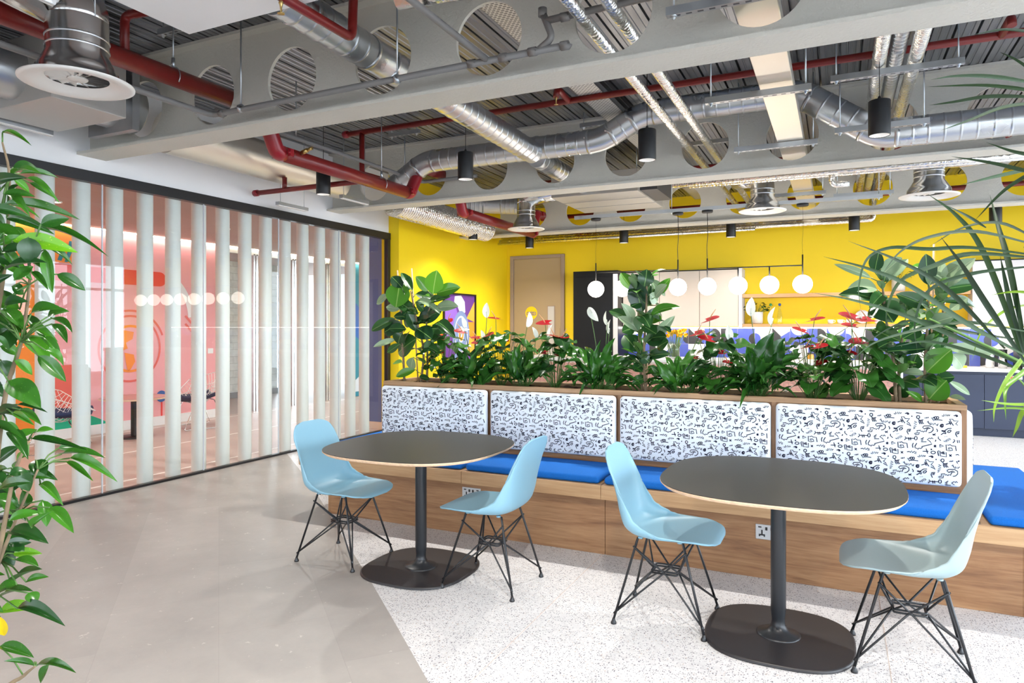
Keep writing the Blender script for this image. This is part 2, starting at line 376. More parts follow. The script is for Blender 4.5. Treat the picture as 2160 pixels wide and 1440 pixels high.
window_wall('wall_front', 'white window wall opposite the kitchen', 'y', YF, XG-3.4, XR, .8, 2.45, 2.2, .9)
struct(MB().quad((-80, -80, -5), (80, -80, -5), (80, 80, -5), (-80, 80, -5)).obj('ground', mat('asphalt', (.13, .13, .13), .9)), 'unseen grey ground outside the building, added to cut light from below', 'ground')  # unseen plane, added so less light reaches ceiling and beams from below

# steel deck ceiling
ZD = 3.58
slab = MB().box(-13, XR+.4, YF-.4, 14.5, 3.66, 3.9).obj('ceiling', 'galv_dull'); struct(slab, 'ribbed galvanised steel deck ceiling', 'ceiling')
def deck_mesh(W=.6, Lb=3.06):
    prof = []; n = 4; p = W/n
    for i in range(n):
        x = i*p
        prof += [(x+.004, .0), (x+.038, .0), (x+.042, .006), (x+.052, .006), (x+.056, 0), (x+.092, 0), (x+.096, .006), (x+.106, .006), (x+.110, 0), (x+p-.014, 0), (x+p-.012, .055), (x+p, .055)]
    prof = [(0, .055)]+prof
    m = MB(); k = len(prof)
    m.add([(x, 0, z) for x, z in prof]+[(x, Lb, z) for x, z in prof], [(i, i+1, k+i+1, k+i) for i in range(k-1)])
    return m.mesh('deck_sheet', 'deck')
dm = deck_mesh(); YBM = [.61, 3.67, 6.73, 9.70]
for b in range(-1, 4):
    y0 = -2.45 + (b+1)*3.06
    for i in range(18):
        o = bpy.data.objects.new('deck_sheet', dm); col.objects.link(o); o.parent = slab; o.location = (XG+i*.6, y0-.002*b, ZD); 

# cellular beams
def beam(yc, x0, x1, label, xh0):
    zt, zb, zc, rr, hw = ZD, 2.87, 3.187, .222, .125
    m = MB(); P = .7775; t = .012; tf = .022
    m.box(x0, x1, yc-hw, yc+hw, zb, zb+tf); m.box(x0, x1, yc-.09, yc+.09, zt-tf, zt)
    hs = []; x = xh0
    while x-P > x0+.3: x -= P
    while x < x1-.3: hs.append(x); x += P
    z0, z1 = zb+tf, zt-tf; n = 40
    edges = [x0]+[(a+b)/2 for a, b in zip(hs[:-1], hs[1:])]+[x1]
    for i, h in enumerate(hs):
        a, b = edges[i], edges[i+1]
        ring = [(h+rr*math.cos(2*PI*k/n), zc+rr*math.sin(2*PI*k/n)) for k in range(n)]
        outer = []
        for k in range(n):
            c, s_ = math.cos(2*PI*k/n), math.sin(2*PI*k/n)
            f = min(((b-h)/c if c > 1e-6 else ((a-h)/c if c < -1e-6 else 1e9)), ((z1-zc)/s_ if s_ > 1e-6 else ((z0-zc)/s_ if s_ < -1e-6 else 1e9)))
            outer.append((h+c*f, zc+s_*f))
        for side in (-1, 1):
            y = yc+side*t
            vv = [(u, y, v) for u, v in ring]+[(u, y, v) for u, v in outer]
            fs = [(k, (k+1) % n, n+(k+1) % n, n+k) if side > 0 else (n+k, n+(k+1) % n, (k+1) % n, k) for k in range(n)]
            m.add(vv, fs)
            for cx, cz, q in ((b, z1, 0), (a, z1, 1), (a, z0, 2), (b, z0, 3)):   # corner triangles
                ang = math.atan2(cz-zc, cx-h) % (2*PI); k = int(ang/(2*PI)*n) % n
                p, q2 = outer[k], outer[(k+1) % n]
                tri = [(p[0], y, p[1]), (cx, y, cz), (q2[0], y, q2[1])]
                m.add(tri, [(0, 1, 2) if side < 0 else (2, 1, 0)])
        m.add([(u, yc-t, v) for u, v in ring]+[(u, yc+t, v) for u, v in ring], [(k, n+k, n+(k+1) % n, (k+1) % n) for k in range(n)], 0, True)
    o = m.obj('ceiling_beam', 'beam'); return tag(o, label, 'beam', 'cellular steel beams')
beam(3.67, XG, XR, 'nearest white cellular steel beam with round web holes, grey drain pipe along it', -4.236)
beam(6.73, XG, XR, 'middle white cellular steel beam with round web holes behind the spiral duct', -3.484)
beam(9.70, XY, XR, 'farthest white cellular steel beam above the globe pendants and kitchen', -3.49)
beam(.61, XG, XR, 'white cellular steel beam behind the camera', -3.49)
# ------------------------------------------------------------------ glass partition with white fins
gp = thing('window_1', 'full height glass partition in black frame with white vertical fins behind', 'partition', (XG, 4.5, 0), kind='structure')
MB().box(XG-.04, XG+.035, -.3, 7.894, 2.66, 2.752).obj('head_rail', 'black', gp, .003)
MB().box(XG-.03, XG+.02, -.3, 7.894, 0, .022).obj('base_rail', 'black', gp, .002)
MB().box(XG-.03, XG+.03, 7.83, 7.894, 0, 2.66).obj('end_post', 'black', gp, .003)
ye = [-.3, .72, 1.74, 2.752, 3.765, 4.801, 5.808, 6.836, 7.83]
for a, b in zip(ye[:-1], ye[1:]):
    pane = MB().quad((XG-.004, a+.003, .02), (XG-.004, b-.003, .02), (XG-.004, b-.003, 2.665), (XG-.004, a+.003, 2.665)).obj('pane', 'glass', gp)
    if b < 7.8: MB().box(XG-.01, XG+.002, b-.004, b+.004, .02, 2.665).obj('glass_joint', 'glass_edge', gp)
fin_me = None
for i in range(-11, 15):
    yc = 3.364+.2953*i
    if i == -11:
        m = MB(); n = 24; pr = [(.066*math.copysign(abs(math.cos(a))**.8, math.cos(a)), .064*math.copysign(abs(math.sin(a))**.8, math.sin(a))) for a in [2*PI*k/n for k in range(n)]]
        m.add([(x, y, 0) for x, y in pr]+[(x, y, 2.70) for x, y in pr], [(k, (k+1) % n, n+(k+1) % n, n+k) for k in range(n)], 0, True)
        m.poly([(x, y, 2.70) for x, y in pr]); m.poly([(x, y, 0) for x, y in reversed(pr)])
        fin_me = m.mesh('fin', 'fin')
    o = bpy.data.objects.new('fin', fin_me); col.objects.link(o); o.parent = gp; o.location = Vector((-5.80, yc, .002))-gp.location
# ------------------------------------------------------------------ planter bench
PAT=[[(8,0),(6,-6),(0,-9),(-6,-7),(-8,0),(-6,6),(0,9),(6,7),(8,0)],[(1,-9),(5,-20),(26,-14)],[(6,-14),(4,-27),(10,-40)],[(13,-17),(12,-28),(20,-39)],[(20,-18),(20,-29),(28,-37)],[(34,-1),(35,-6)],[(41,2),(42,-6)],[(50,4),(48,-4)],[(79,6),(76,-2),(67,0),(74,-13),(99,-10),(120,-12)],[(92,1),(89,-5),(85,-7),(81,-3),(81,4),(85,8),(89,7),(92,1)],[(102,2),(100,-4),(95,-5),(91,-2),(91,4),(95,8),(100,7),(102,2)],[(117,14),(125,10),(127,24),(133,12),(137,24),(143,12),(147,23),(152,14),(156,22)],[(174,18),(196,17)],[(183,24),(189,10)],[(189,24),(193,12)],[(210,3),(209,1),(207,2),(207,4),(209,5),(210,3)],[(136,-35),(152,-28),(164,-25)],[(152,-15),(160,-36)],[(183,-41),(205,-54),(194,-36),(184,-29),(197,-11),(174,-12),(170,-3),(155,-3),(162,-21),(173,-39)],[(-19,-25),(-7,-30),(-21,-37),(-7,-43),(-22,-50),(-9,-54),(-24,-60),(-15,-64),(-24,-69)],[(44,-27),(50,-24),(55,-35),(60,-42),(64,-28),(66,-40),(74,-30),(73,-42),(84,-30),(90,-42),(99,-31),(94,-45)],[(49,-20),(51,-21)],[(75,-19),(77,-19)],[(119,-44),(119,-45),(117,-47),(114,-46),(113,-43),(115,-39),(120,-38),(123,-41),(123,-47),(119,-51),(113,-51),(109,-45),(111,-37),(118,-33),(126,-37)],[(51,-87),(64,-83),(74,-71),(73,-56),(58,-47),(29,-49),(22,-57),(29,-66),(50,-57),(61,-61),(45,-65),(38,-83),(32,-77),(26,-85),(20,-79),(12,-83),(12,-75),(-7,-78),(-4,-90),(-19,-96),(-15,-102),(3,-99),(4,-85)],[(90,-61),(96,-71),(94,-79)],[(71,-92),(86,-100)],[(86,-89),(73,-101)],[(112,-94),(125,-84),(136,-88)],[(136,-86),(133,-72),(115,-69)],[(133,-72),(116,-75)],[(126,-80),(133,-68),(147,-57),(164,-55)],[(161,-66),(161,-71),(156,-77),(150,-80),(145,-79),(145,-74),(150,-68),(157,-65),(161,-66)],[(204,-71),(187,-74),(184,-86),(191,-103)],[(191,-80),(203,-77)],[(190,-86),(201,-83)],[(100,-105),(99,-116),(112,-128)],[(129,-104),(131,-104)],[(135,-103),(137,-103)],[(140,-102),(142,-101)],[(125,-129),(133,-133),(136,-122),(140,-134),(142,-117),(149,-129),(147,-112),(157,-125),(153,-110),(160,-119)],[(174,-116),(180,-125),(170,-137)],[(180,-125),(221,-124)],[(191,-120),(194,-137)],[(201,-119),(203,-136)],[(235,-121),(233,-129),(228,-133),(223,-130),(221,-122),(223,-115),(228,-111),(233,-114),(235,-121)],[(28,-115),(13,-127),(26,-123),(15,-135),(26,-132),(15,-141),(41,-139)],[(74,-121),(67,-114),(61,-122),(57,-116),(45,-126),(58,-135),(68,-151),(16,-169),(22,-172),(12,-180),(3,-178),(-1,-186),(-6,-180),(-16,-178),(-16,-168),(-7,-150)],[(-24,-150),(-29,-163),(-26,-178)],[(86,-124),(87,-131),(83,-135)],[(77,-157),(89,-166)],[(89,-156),(77,-166)],[(83,-153),(83,-168)],[(107,-150),(125,-158),(106,-166),(107,-150)],[(187,-182),(183,-154),(164,-154),(157,-147),(149,-152),(137,-150),(139,-181),(153,-183),(169,-179),(164,-166),(150,-166),(147,-174),(157,-173)],[(22,-195),(51,-193)],[(39,-178),(47,-206)],[(68,-181),(66,-184),(63,-183),(63,-180),(66,-179),(68,-181)],[(86,-197),(82,-203),(74,-206),(66,-204),(63,-199),(66,-193),(74,-190),(82,-192),(86,-197)],[(102,-185),(96,-192),(102,-216)],[(107,-186),(110,-216),(139,-218),(137,-192)],[(113,-193),(117,-202)],[(119,-190),(123,-204)],[(125,-188),(129,-205)],[(152,-203),(164,-215)],[(164,-203),(153,-215)],[(184,-204),(196,-201),(200,-207),(207,-196),(212,-208),(221,-198),(231,-203),(221,-210),(231,-211)]]
PX0, PX1, PY0, PY1, PZ = -3.385, .667, 4.63, 5.12, 1.0
BX0, BX1, BY0, BY1 = -3.86, 1.14, 4.10, 5.65      # seat slab
ZS0, ZS1 = .365, .452
pb = thing('planter_bench', 'long oak bench around a planter box with squiggle print back cushions', 'bench', ((PX0+PX1)/2, (PY0+PY1)/2, 0))
# base panels (kick faces), with seams
def panel(x0, x1, y0, y1, z0, z1, mat_='walnut', name='base_panel', bev=.0015): return MB().box(x0, x1, y0, y1, z0, z1).obj(name, mat_, pb, bev, 1)
for a, b in ((-3.55, -1.335), (-1.332, .835)): panel(a, b, 4.17, 4.19, 0, ZS0)
for a, b in ((-3.55, -1.335), (-1.332, .835)): panel(a, b, 5.56, 5.58, 0, ZS0)
panel(-3.57, -3.55, 4.17, 5.58, 0, ZS0); panel(.835, .855, 4.17, 5.58, 0, ZS0)
def rslab(x0, x1, corner):
    r = .1; pts = []
    def c(cx, cy, a0): 
        return [(cx+r*math.cos(a0+PI/2*k/6), cy+r*math.sin(a0+PI/2*k/6)) for k in range(7)]
    L_ = c(x0+r, BY1-r, PI/2)+c(x0+r, BY0+r, PI) if 'L' in corner else [(x0, BY1), (x0, BY0)]
    Rr = c(x1-r, BY0+r, -PI/2)+c(x1-r, BY1-r, 0) if 'R' in corner else [(x1, BY0), (x1, BY1)]
    m = MB().prism(L_+Rr, ZS0, ZS1); return m.obj('seat_slab', 'oak_pale', pb, .002, 1)
rslab(BX0, -2.345, 'L'); rslab(-2.343, -1.342, ''); rslab(-1.340, -.341, ''); rslab(-.339, BX1, 'R')
# planter carcass
xs = [PX0, -2.386, -1.377, -.366, PX1]
MB().box(PX0, PX1, PY0+.012, PY0+.03, ZS1, PZ-.03).obj('planter_front', 'walnut', pb)
MB().box(PX0, PX1, PY1-.03, PY1-.012, ZS1, PZ-.03).obj('planter_rear', 'walnut', pb)
for x in (PX0, PX1-.02): MB().box(x, x+.02, PY0+.03, PY1-.03, ZS1, PZ-.03).obj('planter_end', 'walnut', pb)
rim = MB(); rim.box(PX0, PX1, PY0, PY0+.045, PZ-.032, PZ); rim.box(PX0, PX1, PY1-.045, PY1, PZ-.032, PZ); rim.obj('planter_rim', 'oak', pb, .0015, 1)
for x in (PX0, PX1-.045): MB().box(x, x+.045, PY0+.045, PY1-.045, PZ-.032, PZ).obj('planter_rim', 'oak', pb, .0015, 1)
for x in xs:
    a = min(max(x-.013, PX0), PX1-.03)
    MB().box(a, a+.027 if a > PX0 else a+.012, PY0-.001, PY0+.014, ZS1, PZ-.032).obj('stile', 'walnut_z', pb)
MB().box(PX0, PX1, PY0-.0005, PY0+.013, ZS1, .535).obj('skirt_rail', 'walnut', pb)
m = MB()
def soilf(u, v):
    x = PX0+.02+u*(PX1-PX0-.04); y = PY0+.03+v*(PY1-PY0-.06)
    return (x, y, .965+.022*noise.noise((x*6, y*6, 0))+.012*noise.noise((x*22, y*22, 3)))
m.grid(soilf, 200, 24); so = m.obj('soil', 'soil', pb); so['kind'] = 'stuff'

def cushion(mb, x0, x1, y0, y1, z0, z1, r=.03, puff=.012, n=10, axis='y'):
    """soft rounded block: rounded box grid"""
    def fn(sx):
        pass
    import itertools
    cx, cy, cz = (x0+x1)/2, (y0+y1)/2, (z0+z1)/2; hx, hy, hz = (x1-x0)/2, (y1-y0)/2, (z1-z0)/2
    def ticks(h):
        a = [-h, -h+r*.25, -h+r*.6, -h+r]; mid = [-h+r+(2*h-2*r)*i/6 for i in range(1, 6)]
        return a+mid+[h-r, h-r*.6, h-r*.25, h] if h > r*1.5 else [-h, -h*.6, 0, h*.6, h]
    T = (ticks(hx), ticks(hy), ticks(hz)); H = (hx, hy, hz)
    def shape(p):
        q = [max(-(H[i]-min(r, H[i])), min(H[i]-min(r, H[i]), p[i])) for i in range(3)]
        d = Vector([p[i]-q[i] for i in range(3)]); 
        if d.length > 1e-9: d = d.normalized()*min(r, max(abs(d.x), abs(d.y), abs(d.z)))
        q = Vector(q)+d
        a = {'y': 1, 'z': 2, 'x': 0}[axis]; o_ = [i for i in range(3) if i != a]
        f = (1-(abs(p[o_[0]])/H[o_[0]])**4)*(1-(abs(p[o_[1]])/H[o_[1]])**4)
        q[a] += math.copysign(puff*f*abs(p[a])/H[a], p[a])
        return (cx+q.x, cy+q.y, cz+q.z)
    for a in range(3):
        b, c = [i for i in range(3) if i != a]
        for s_ in (-1, 1):
            tb, tc_ = T[b], T[c]; vv = []
            for v in tc_:
                for u in tb:
                    p = [0, 0, 0]; p[a] = s_*H[a]; p[b] = u; p[c] = v; vv.append(shape(p))
            nb = len(tb); fs = []
            for j in range(len(tc_)-1):
                for i in range(nb-1):
                    f = (j*nb+i, j*nb+i+1, (j+1)*nb+i+1, (j+1)*nb+i)
                    flip = (s_ > 0) == (a == 1)
                    fs.append(tuple(reversed(f)) if flip else f)
            mb.add(vv, fs, 0, True)
    return mb
def print_on(parent, x0, x1, z0, z1, pos, axis='y', phase=(0, 0), wd=.0046):
    """ink strokes lying on the cushion face"""
    m = MB(); inx = .012
    h0x, h0z = aty(1630+230/9.391, 850+140/9.391, 4.58).x, aty(1630+230/9.391, 850+140/9.391, 4.58).z
    for j in range(-6, 6):
        for i in range(-30, 30):
            ox = h0x+phase[0]+i*.24+(j % 2)*.12; oz = h0z+phase[1]-j*.24
            if ox > x1+.05 or ox < x0-.4 or oz > z1+.3 or oz < z0-.1: continue
            for st in PAT:
                P = [(ox+a*.001, oz+b*.001) for a, b in st]
                run = []
                for p in P+[None]:
                    if p and x0+inx < p[0] < x1-inx and z0+inx < p[1] < z1-inx: run.append(p); continue
                    if len(run) > 1:
                        vv = []
                        for k, q in enumerate(run):
                            a = run[max(k-1, 0)]; b = run[min(k+1, len(run)-1)]
                            dx, dz = b[0]-a[0], b[1]-a[1]; l = math.hypot(dx, dz) or 1
                            nx, nz = -dz/l*wd/2, dx/l*wd/2
                            for s_ in (1, -1):
                                u, v = q[0]+s_*nx, q[1]+s_*nz
                                f = (1-(abs(2*u-x0-x1)/(x1-x0))**4)*(1-(abs(2*v-z0-z1)/(z1-z0))**4)
                                e_ = min(u-x0, x1-u, v-z0, z1-v); rr_ = .028
                                rd = (rr_-math.sqrt(max(rr_**2-(rr_-e_)**2, 0))) if e_ < rr_ else 0
                                if axis == 'y': vv.append((u, pos-.010*f-.0026+rd, v))
                                else: vv.append((pos+.010*f+.0026-rd, u, v))
                        fs = [(2*k, 2*k+1, 2*k+3, 2*k+2) for k in range(len(run)-1)]
                        m.add(vv, fs)
                    run = []
    o = m.obj('squiggle_print', 'ink', parent); o.location = (0, 0, 0); return o
YC = 4.575
for i, (a, b) in enumerate(((-3.372, -2.401), (-2.371, -1.391), (-1.363, -.381), (-.352, .636))):
    o = cushion(MB(), a, b, YC, PY0, .533, .966, .028, .010).obj('back_cushion', 'white_fabric', pb)
    print_on(o, a, b, .533, .966, YC)
for i, (a, b) in enumerate(((-3.372, -2.401), (-2.371, -1.391), (-1.363, -.381), (-.352, .636))):
    cushion(MB(), a, b, PY1, PY1+.055, .533, .966, .028, .010).obj('back_cushion', 'white_fabric', pb)
o = cushion(MB(), PX1-.025, PX1+.03, PY0+.02, PY1-.02, .533, .966, .028, .010, axis='x').obj('back_cushion', 'white_fabric', pb)
print_on(o, PY0+.02, PY1-.02, .533, .966, PX1+.03, 'x')
# power sockets in the base
def socket(x, z, label):
    t = thing('power_socket', label, 'socket', (x, 4.1698, z), local=True, group='sockets in the bench base')
    MB().box(-.073, .073, -.006, 0, -.043, .043).obj('plate', 'socket', t, .003)
    for s in (-1, 1):
        mm = MB(); X = s*.038
        mm.box(X-.004, X+.004, -.0085, -.006, -.012, .012); mm.box(X-.017, X-.009, -.0085, -.006, -.026, -.02); mm.box(X+.009, X+.017, -.0085, -.006, -.026, -.02); mm.box(X-.017, X+.017, -.0083, -.006, -.02, -.012)
        mm.obj('pin_hole', 'plastic_black', t)
        MB().box(s*.014-.006, s*.014+.006, -.011, -.006, .012, .03).obj('rocker_switch', 'plastic_black', t, .001)
        MB().box(X*1.3-.009, X*1.3+.009, -.0075, -.006, .024, .031).obj('usb_port', 'plastic_black', t)
socket(-.355, .268, 'metal double power socket in bench base behind the right table leg')
socket(-2.30, .285, 'metal double power socket in bench base half hidden behind a chair seat')
# blue seat cushions
def seat_cushion(pts, label):
    # footprint pts (x0,x1,y0,y1)
    x0, x1, y0, y1 = pts
    m = cushion(MB(), x0, x1, y0, y1, ZS1+.001, ZS1+.047, .022, .006, axis='z')
    return tag(m.obj('seat_cushion', 'blue_fabric'), label, 'cushion', 'blue seat cushions on the planter bench')
seat_cushion((-3.75, -3.36, 4.16, 5.58), 'blue seat cushion at the bench end beside the glass partition')
seat_cushion((-3.33, -2.36, 4.125, 4.60), 'blue seat cushion on the bench behind the left table')
seat_cushion((-2.33, -1.36, 4.125, 4.60), 'blue seat cushion on the bench between the two tables')
seat_cushion((-1.33, -.36, 4.125, 4.60), 'blue seat cushion mostly hidden behind the left edge of the right table')
seat_cushion((-.33, .652, 4.125, 4.60), 'blue seat cushion on the bench behind the rightmost chair')
seat_cushion((.685, 1.11, 4.115, 5.62), 'blue seat cushion at the right end of the bench, partly out of frame')
for i, (a, b) in enumerate(((-3.33, -2.36), (-2.33, -1.36), (-1.33, -.36), (-.33, .652))):
    seat_cushion((a, b, 5.15, 5.62), ['first', 'second', 'third', 'fourth'][i]+' blue seat cushion from the partition on the kitchen side of the bench')

# ------------------------------------------------------------------ tables
def sup(a, b, n, k=72): return [(a*math.copysign(abs(math.cos(t))**(2/n), math.cos(t)), b*math.copysign(abs(math.sin(t))**(2/n), math.sin(t))) for t in [2*PI*i/k for i in range(k)]]
def make_table(label, loc, grp):
    t = thing('cafe_table', label, 'table', loc, 0, grp, local=True)
    A, N = .522, 2.75
    MB().prism(sup(A-.001, A-.001, N), .7355, .740).obj('tabletop', 'table_top', t)
    m = MB(); n = 72; lo = sup(A-.012, A-.012, N); mid = sup(A, A, N)
    m.add([(x, y, .7205) for x, y in lo]+[(x, y, .7325) for x, y in mid]+[(x, y, .7375) for x, y in mid], [(k, (k+1) % n, n+(k+1) % n, n+k) for k in range(n)]+[(n+k, n+(k+1) % n, 2*n+(k+1) % n, 2*n+k) for k in range(n)], 0, True)
    m.poly([(x, y, .7205) for x, y in reversed(lo)]); m.poly([(x, y, .7372) for x, y in mid])
    m.obj('plywood_edge', 'ply', t)
    MB().lathe([(.034, .7205), (.034, .13), (.031, .105), (.029, .085), (.0305, .065), (.038, .048), (.055, .032), (.09, .022), (.098, .0185), (.098, .012)], 32).obj('pole', 'table_metal', t)
    MB().lathe([(1e-4, .72), (.10, .72), (.10, .714), (.04, .709)], 24).obj('top_bracket', 'table_metal', t)
    m = MB(); pl = sup(.325, .325, 2.75); pt = sup(.318, .318, 2.75)
    m.add([(x, y, 0.002) for x, y in pl]+[(x, y, .012) for x, y in pl]+[(x, y, .0155) for x, y in pt], [(k, (k+1) % n, n+(k+1) % n, n+k) for k in range(n)]+[(n+k, n+(k+1) % n, 2*n+(k+1) % n, 2*n+k) for k in range(n)], 0, True)
    m.poly([(x, y, .0155) for x, y in pt]); m.poly([(x, y, .002) for x, y in reversed(pl)])
    m.obj('base_plate', 'base_plate', t)
    return t
tb = make_table('dark rounded square cafe table nearer the glass partition', (-2.255, 3.46, 0), 'dark cafe tables')
copy_tree(tb, (-.25, 3.415, 0), 0, 'dark rounded square cafe table on the right, in front of the socket', 'dark cafe tables')

# ------------------------------------------------------------------ shell chairs
def interp(keys, t):
    for (a, va), (b, vb) in zip(keys[:-1], keys[1:]):
        if t <= b:
            k = (t-a)/(b-a) if b > a else 0
            return tuple(x+(y-x)*k for x, y in zip(va, vb)) if isinstance(va, tuple) else va+(vb-va)*k
    return keys[-1][1]
def make_shell(matname):
    prof = smoothpath([(.268, 0, .418), (.258, 0, .430), (.232, 0, .439), (.16, 0, .443), (.06, 0, .431), (-.04, 0, .422), (-.125, 0, .428), (-.18, 0, .462), (-.206, 0, .53), (-.222, 0, .62), (-.243, 0, .72), (-.266, 0, .80), (-.279, 0, .832), (-.284, 0, .840)], 5)
    n = len(prof); ds = [0]
    for a, b in zip(prof[:-1], prof[1:]): ds.append(ds[-1]+(b-a).length)
    T = [d/ds[-1] for d in ds]
    W = [(0, .075), (.008, .115), (.02, .148), (.045, .180), (.08, .202), (.13, .218), (.2, .229), (.35, .234), (.47, .232), (.58, .222), (.7, .208), (.8, .200), (.88, .192), (.925, .18), (.955, .164), (.978, .14), (.992, .108), (1, .07)]
    E_ = [(0, .0), (.06, .0), (.18, .014), (.32, .040), (.42, .078), (.50, .098), (.58, .094), (.68, .068), (.78, .042), (.88, .018), (.95, .005), (1, 0)]
    m = MB(); nu = 26; vv = []
    for j in range(n):
        t = T[j]; d = (prof[min(j+1, n-1)]-prof[max(j-1, 0)]).normalized()
        nr = Vector((d.z, 0, -d.x))          # towards the sitter
        ph = PI/2*(1-min(1, max(0, (t-.24)/.5)))+.12*min(1, max(0, (t-.24)/.5)); nr = Vector((math.cos(ph), 0, math.sin(ph)))
        w_ = interp(W, t); e = interp(E_, t)
        for i in range(nu+1):
            u = -1+2*i/nu; a = abs(u)
            s_ = math.sin(u*PI/2*.96)/math.sin(PI/2*.96)
            lift = e*(a**2.6)
            lip = -.012*max(0, (a-.88)/.12)**2*min(1, max(0, (t-.1)/.2))*min(1, max(0, (.97-t)/.1))
            p = prof[j]+nr*(lift+lip); y = w_*s_*(1-.10*e/.115*a**4)
            vv.append((p.x, y, p.z))
    fs = [(j*(nu+1)+i, j*(nu+1)+i+1, (j+1)*(nu+1)+i+1, (j+1)*(nu+1)+i) for j in range(n-1) for i in range(nu)]
    m.add(vv, fs, 0, True)
    return m
def make_chair(label, loc, rz, matname, grp):
    t = thing('shell_chair', label, 'chair', loc, rz, grp, local=True)
    make_shell(matname).obj('shell', matname, t, solid=.009)
    r = .0052
    FT = {(sx, sy): Vector((sx*.215, sy*.195, .022)) for sx in (-1, 1) for sy in (-1, 1)}
    MTP = {(sx, sy): Vector((sx*.115-.005, sy*.125, .416)) for sx in (-1, 1) for sy in (-1, 1)}
    ring = {(sx, sy): Vector((sx*.062, sy*.055, .228)) for sx in (-1, 1) for sy in (-1, 1)}
    for k in FT:
        MB().tube([FT[k], MTP[k]+Vector((-k[0]*.006, -k[1]*.006, -.004)), MTP[k]+Vector((-k[0]*.03, 0, -.002))], .0062, 8).obj('leg', 'wire', t)
        MB().lathe([(1e-4, 0), (.0135, 0), (.0145, .006), (.009, .016), (.0065, .026), (1e-4, .03)], 14, (FT[k].x, FT[k].y, 0)).obj('glide', 'wire', t)
        for nb in ((-k[0], k[1]), (k[0], -k[1])):
            base = FT[k]+Vector((0, 0, .028)); knee = ring[k]*.55+ring[nb]*.45
            top = MTP[nb]+Vector((nb[0]*.012, nb[1]*.012, -.045))
            MB().tube(bend([base, knee, top], .012, 3), r*.9, 7).obj('brace_wire', 'wire', t)
    for dz in (0, .012):
        m = MB(); pts = [ring[(-1, -1)], ring[(1, -1)], ring[(1, 1)], ring[(-1, 1)], ring[(-1, -1)]]
        m.tube([p+Vector((0, 0, dz)) for p in bend(pts, .012, 2)], r*.9, 7); m.obj('ring_wire', 'wire', t)
    for k in MTP: MB().cyl(MTP[k]+Vector((-k[0]*.02, 0, -.004)), MTP[k]+Vector((-k[0]*.02, 0, .004)), .012, 12).obj('shock_mount', matname, t)
    return t
c1 = make_chair('pale blue shell chair left of the left table, facing right', (-2.80, 3.427, 0), 0, 'chair_blue', 'shell chairs on wire bases')
copy_tree(c1, (-1.765, 3.446, 0), PI, 'pale blue shell chair right of the left table, facing left', 'shell chairs on wire bases')
copy_tree(c1, (-.772, 3.417, 0), 0, 'pale blue shell chair left of the right table, facing right', 'shell chairs on wire bases')
make_chair('pale grey shell chair right of the right table, facing left', (.278, 3.396, 0), PI, 'chair_grey', 'shell chairs on wire bases')

# ------------------------------------------------------------------ black cylinder pendants
def make_pendant(label, loc):
    t = thing('pendant_spot', label, 'pendant light', loc, 0, 'black cylinder pendant spotlights', local=True)
    MB().lathe([(.058, .012), (.062, .0), (.067, .0), (.068, .004), (.068, .228), (.066, .233), (1e-4, .234)], 28).obj('housing', 'pend_black', t)
    MB().lathe([(.0615, .002), (.05, .02), (.03, .03)], 24).obj('reflector', 'diff_white', t)
    MB().disc((0, 0, .028), .034, 20, up=False).obj('lamp_lens', 'lamp_face', t)
    MB().lathe([(.012, .234), (.012, .25), (.006, .265), (1e-4, .266)], 12).obj('cable_grip', 'pend_black', t)
    MB().cyl((0, 0, .26), (0, 0, ZD-loc[2]), .0028, 6).obj('cable', 'cable', t)
    return t
def spot(parent, power):
    ld = bpy.data.lights.new('spot_lamp', 'SPOT'); ld.energy = power; ld.spot_size = math.radians(145); ld.spot_blend = 1; ld.shadow_soft_size = .03; ld.color = (1, .95, .88)
    o = bpy.data.objects.new('spot_lamp', ld); col.objects.link(o); o.parent = parent; o.location = (0, 0, .018)
PENDS = [((-4.512, 5.2, 2.73), 'black cylinder pendant nearest the glass partition, hanging in front of the middle beam'),
         ((-2.929, 5.2, 2.73), 'black cylinder pendant hanging below the crossing spiral duct'),
         ((-1.326, 5.2, 2.73), 'black cylinder pendant in front of the round hole right of the duct elbow'),
         ((.253, 5.2, 2.73), 'largest black cylinder pendant, hanging before the foil pipes at upper right'),
         ((-4.86, 8.85, 2.73), 'small black cylinder pendant above the yellow side wall, below the red pipe'),
         ((-4.547, 10.2, 2.73), 'leftmost black cylinder pendant near the kitchen wall, above the grey door'),
         ((-2.962, 10.2, 2.73), 'black cylinder pendant near the kitchen wall, above the dark tall cabinet'),
         ((-1.381, 10.2, 2.73), 'black cylinder pendant near the kitchen wall, above the globe lights'),
         ((.201, 10.2, 2.73), 'black cylinder pendant near the kitchen wall, right of the globe lights'),
         ((1.764, 10.2, 2.73), 'black cylinder pendant at far right near the kitchen wall, behind palm leaves'),
         ((-3.95, 1.5, 2.73), 'black cylinder pendant of the near row, farthest left'), ((-2.2, 1.5, 2.73), 'black cylinder pendant of the near row, above the grey floor'),
         ((-.445, 1.5, 2.73), 'black cylinder pendant of the near row, above the camera'), ((1.31, 1.4, 2.73), 'black cylinder pendant of the near row, farthest right')]
pp = None
for i, (loc, lab) in enumerate(PENDS):
    if i == 0: pp = make_pendant(lab, loc); t = pp; 
    else: t = copy_tree(pp, loc, 0, lab, 'black cylinder pendant spotlights')
    t['_pw'] = SPOT_W*((1.35 if loc[0] > -1 else .45) if loc[1] < 3 else .8 if loc[1] < 6 else .6)
for o in [o for o in bpy.data.objects if o.name.startswith('pendant_spot')]: spot(o, o['_pw'])
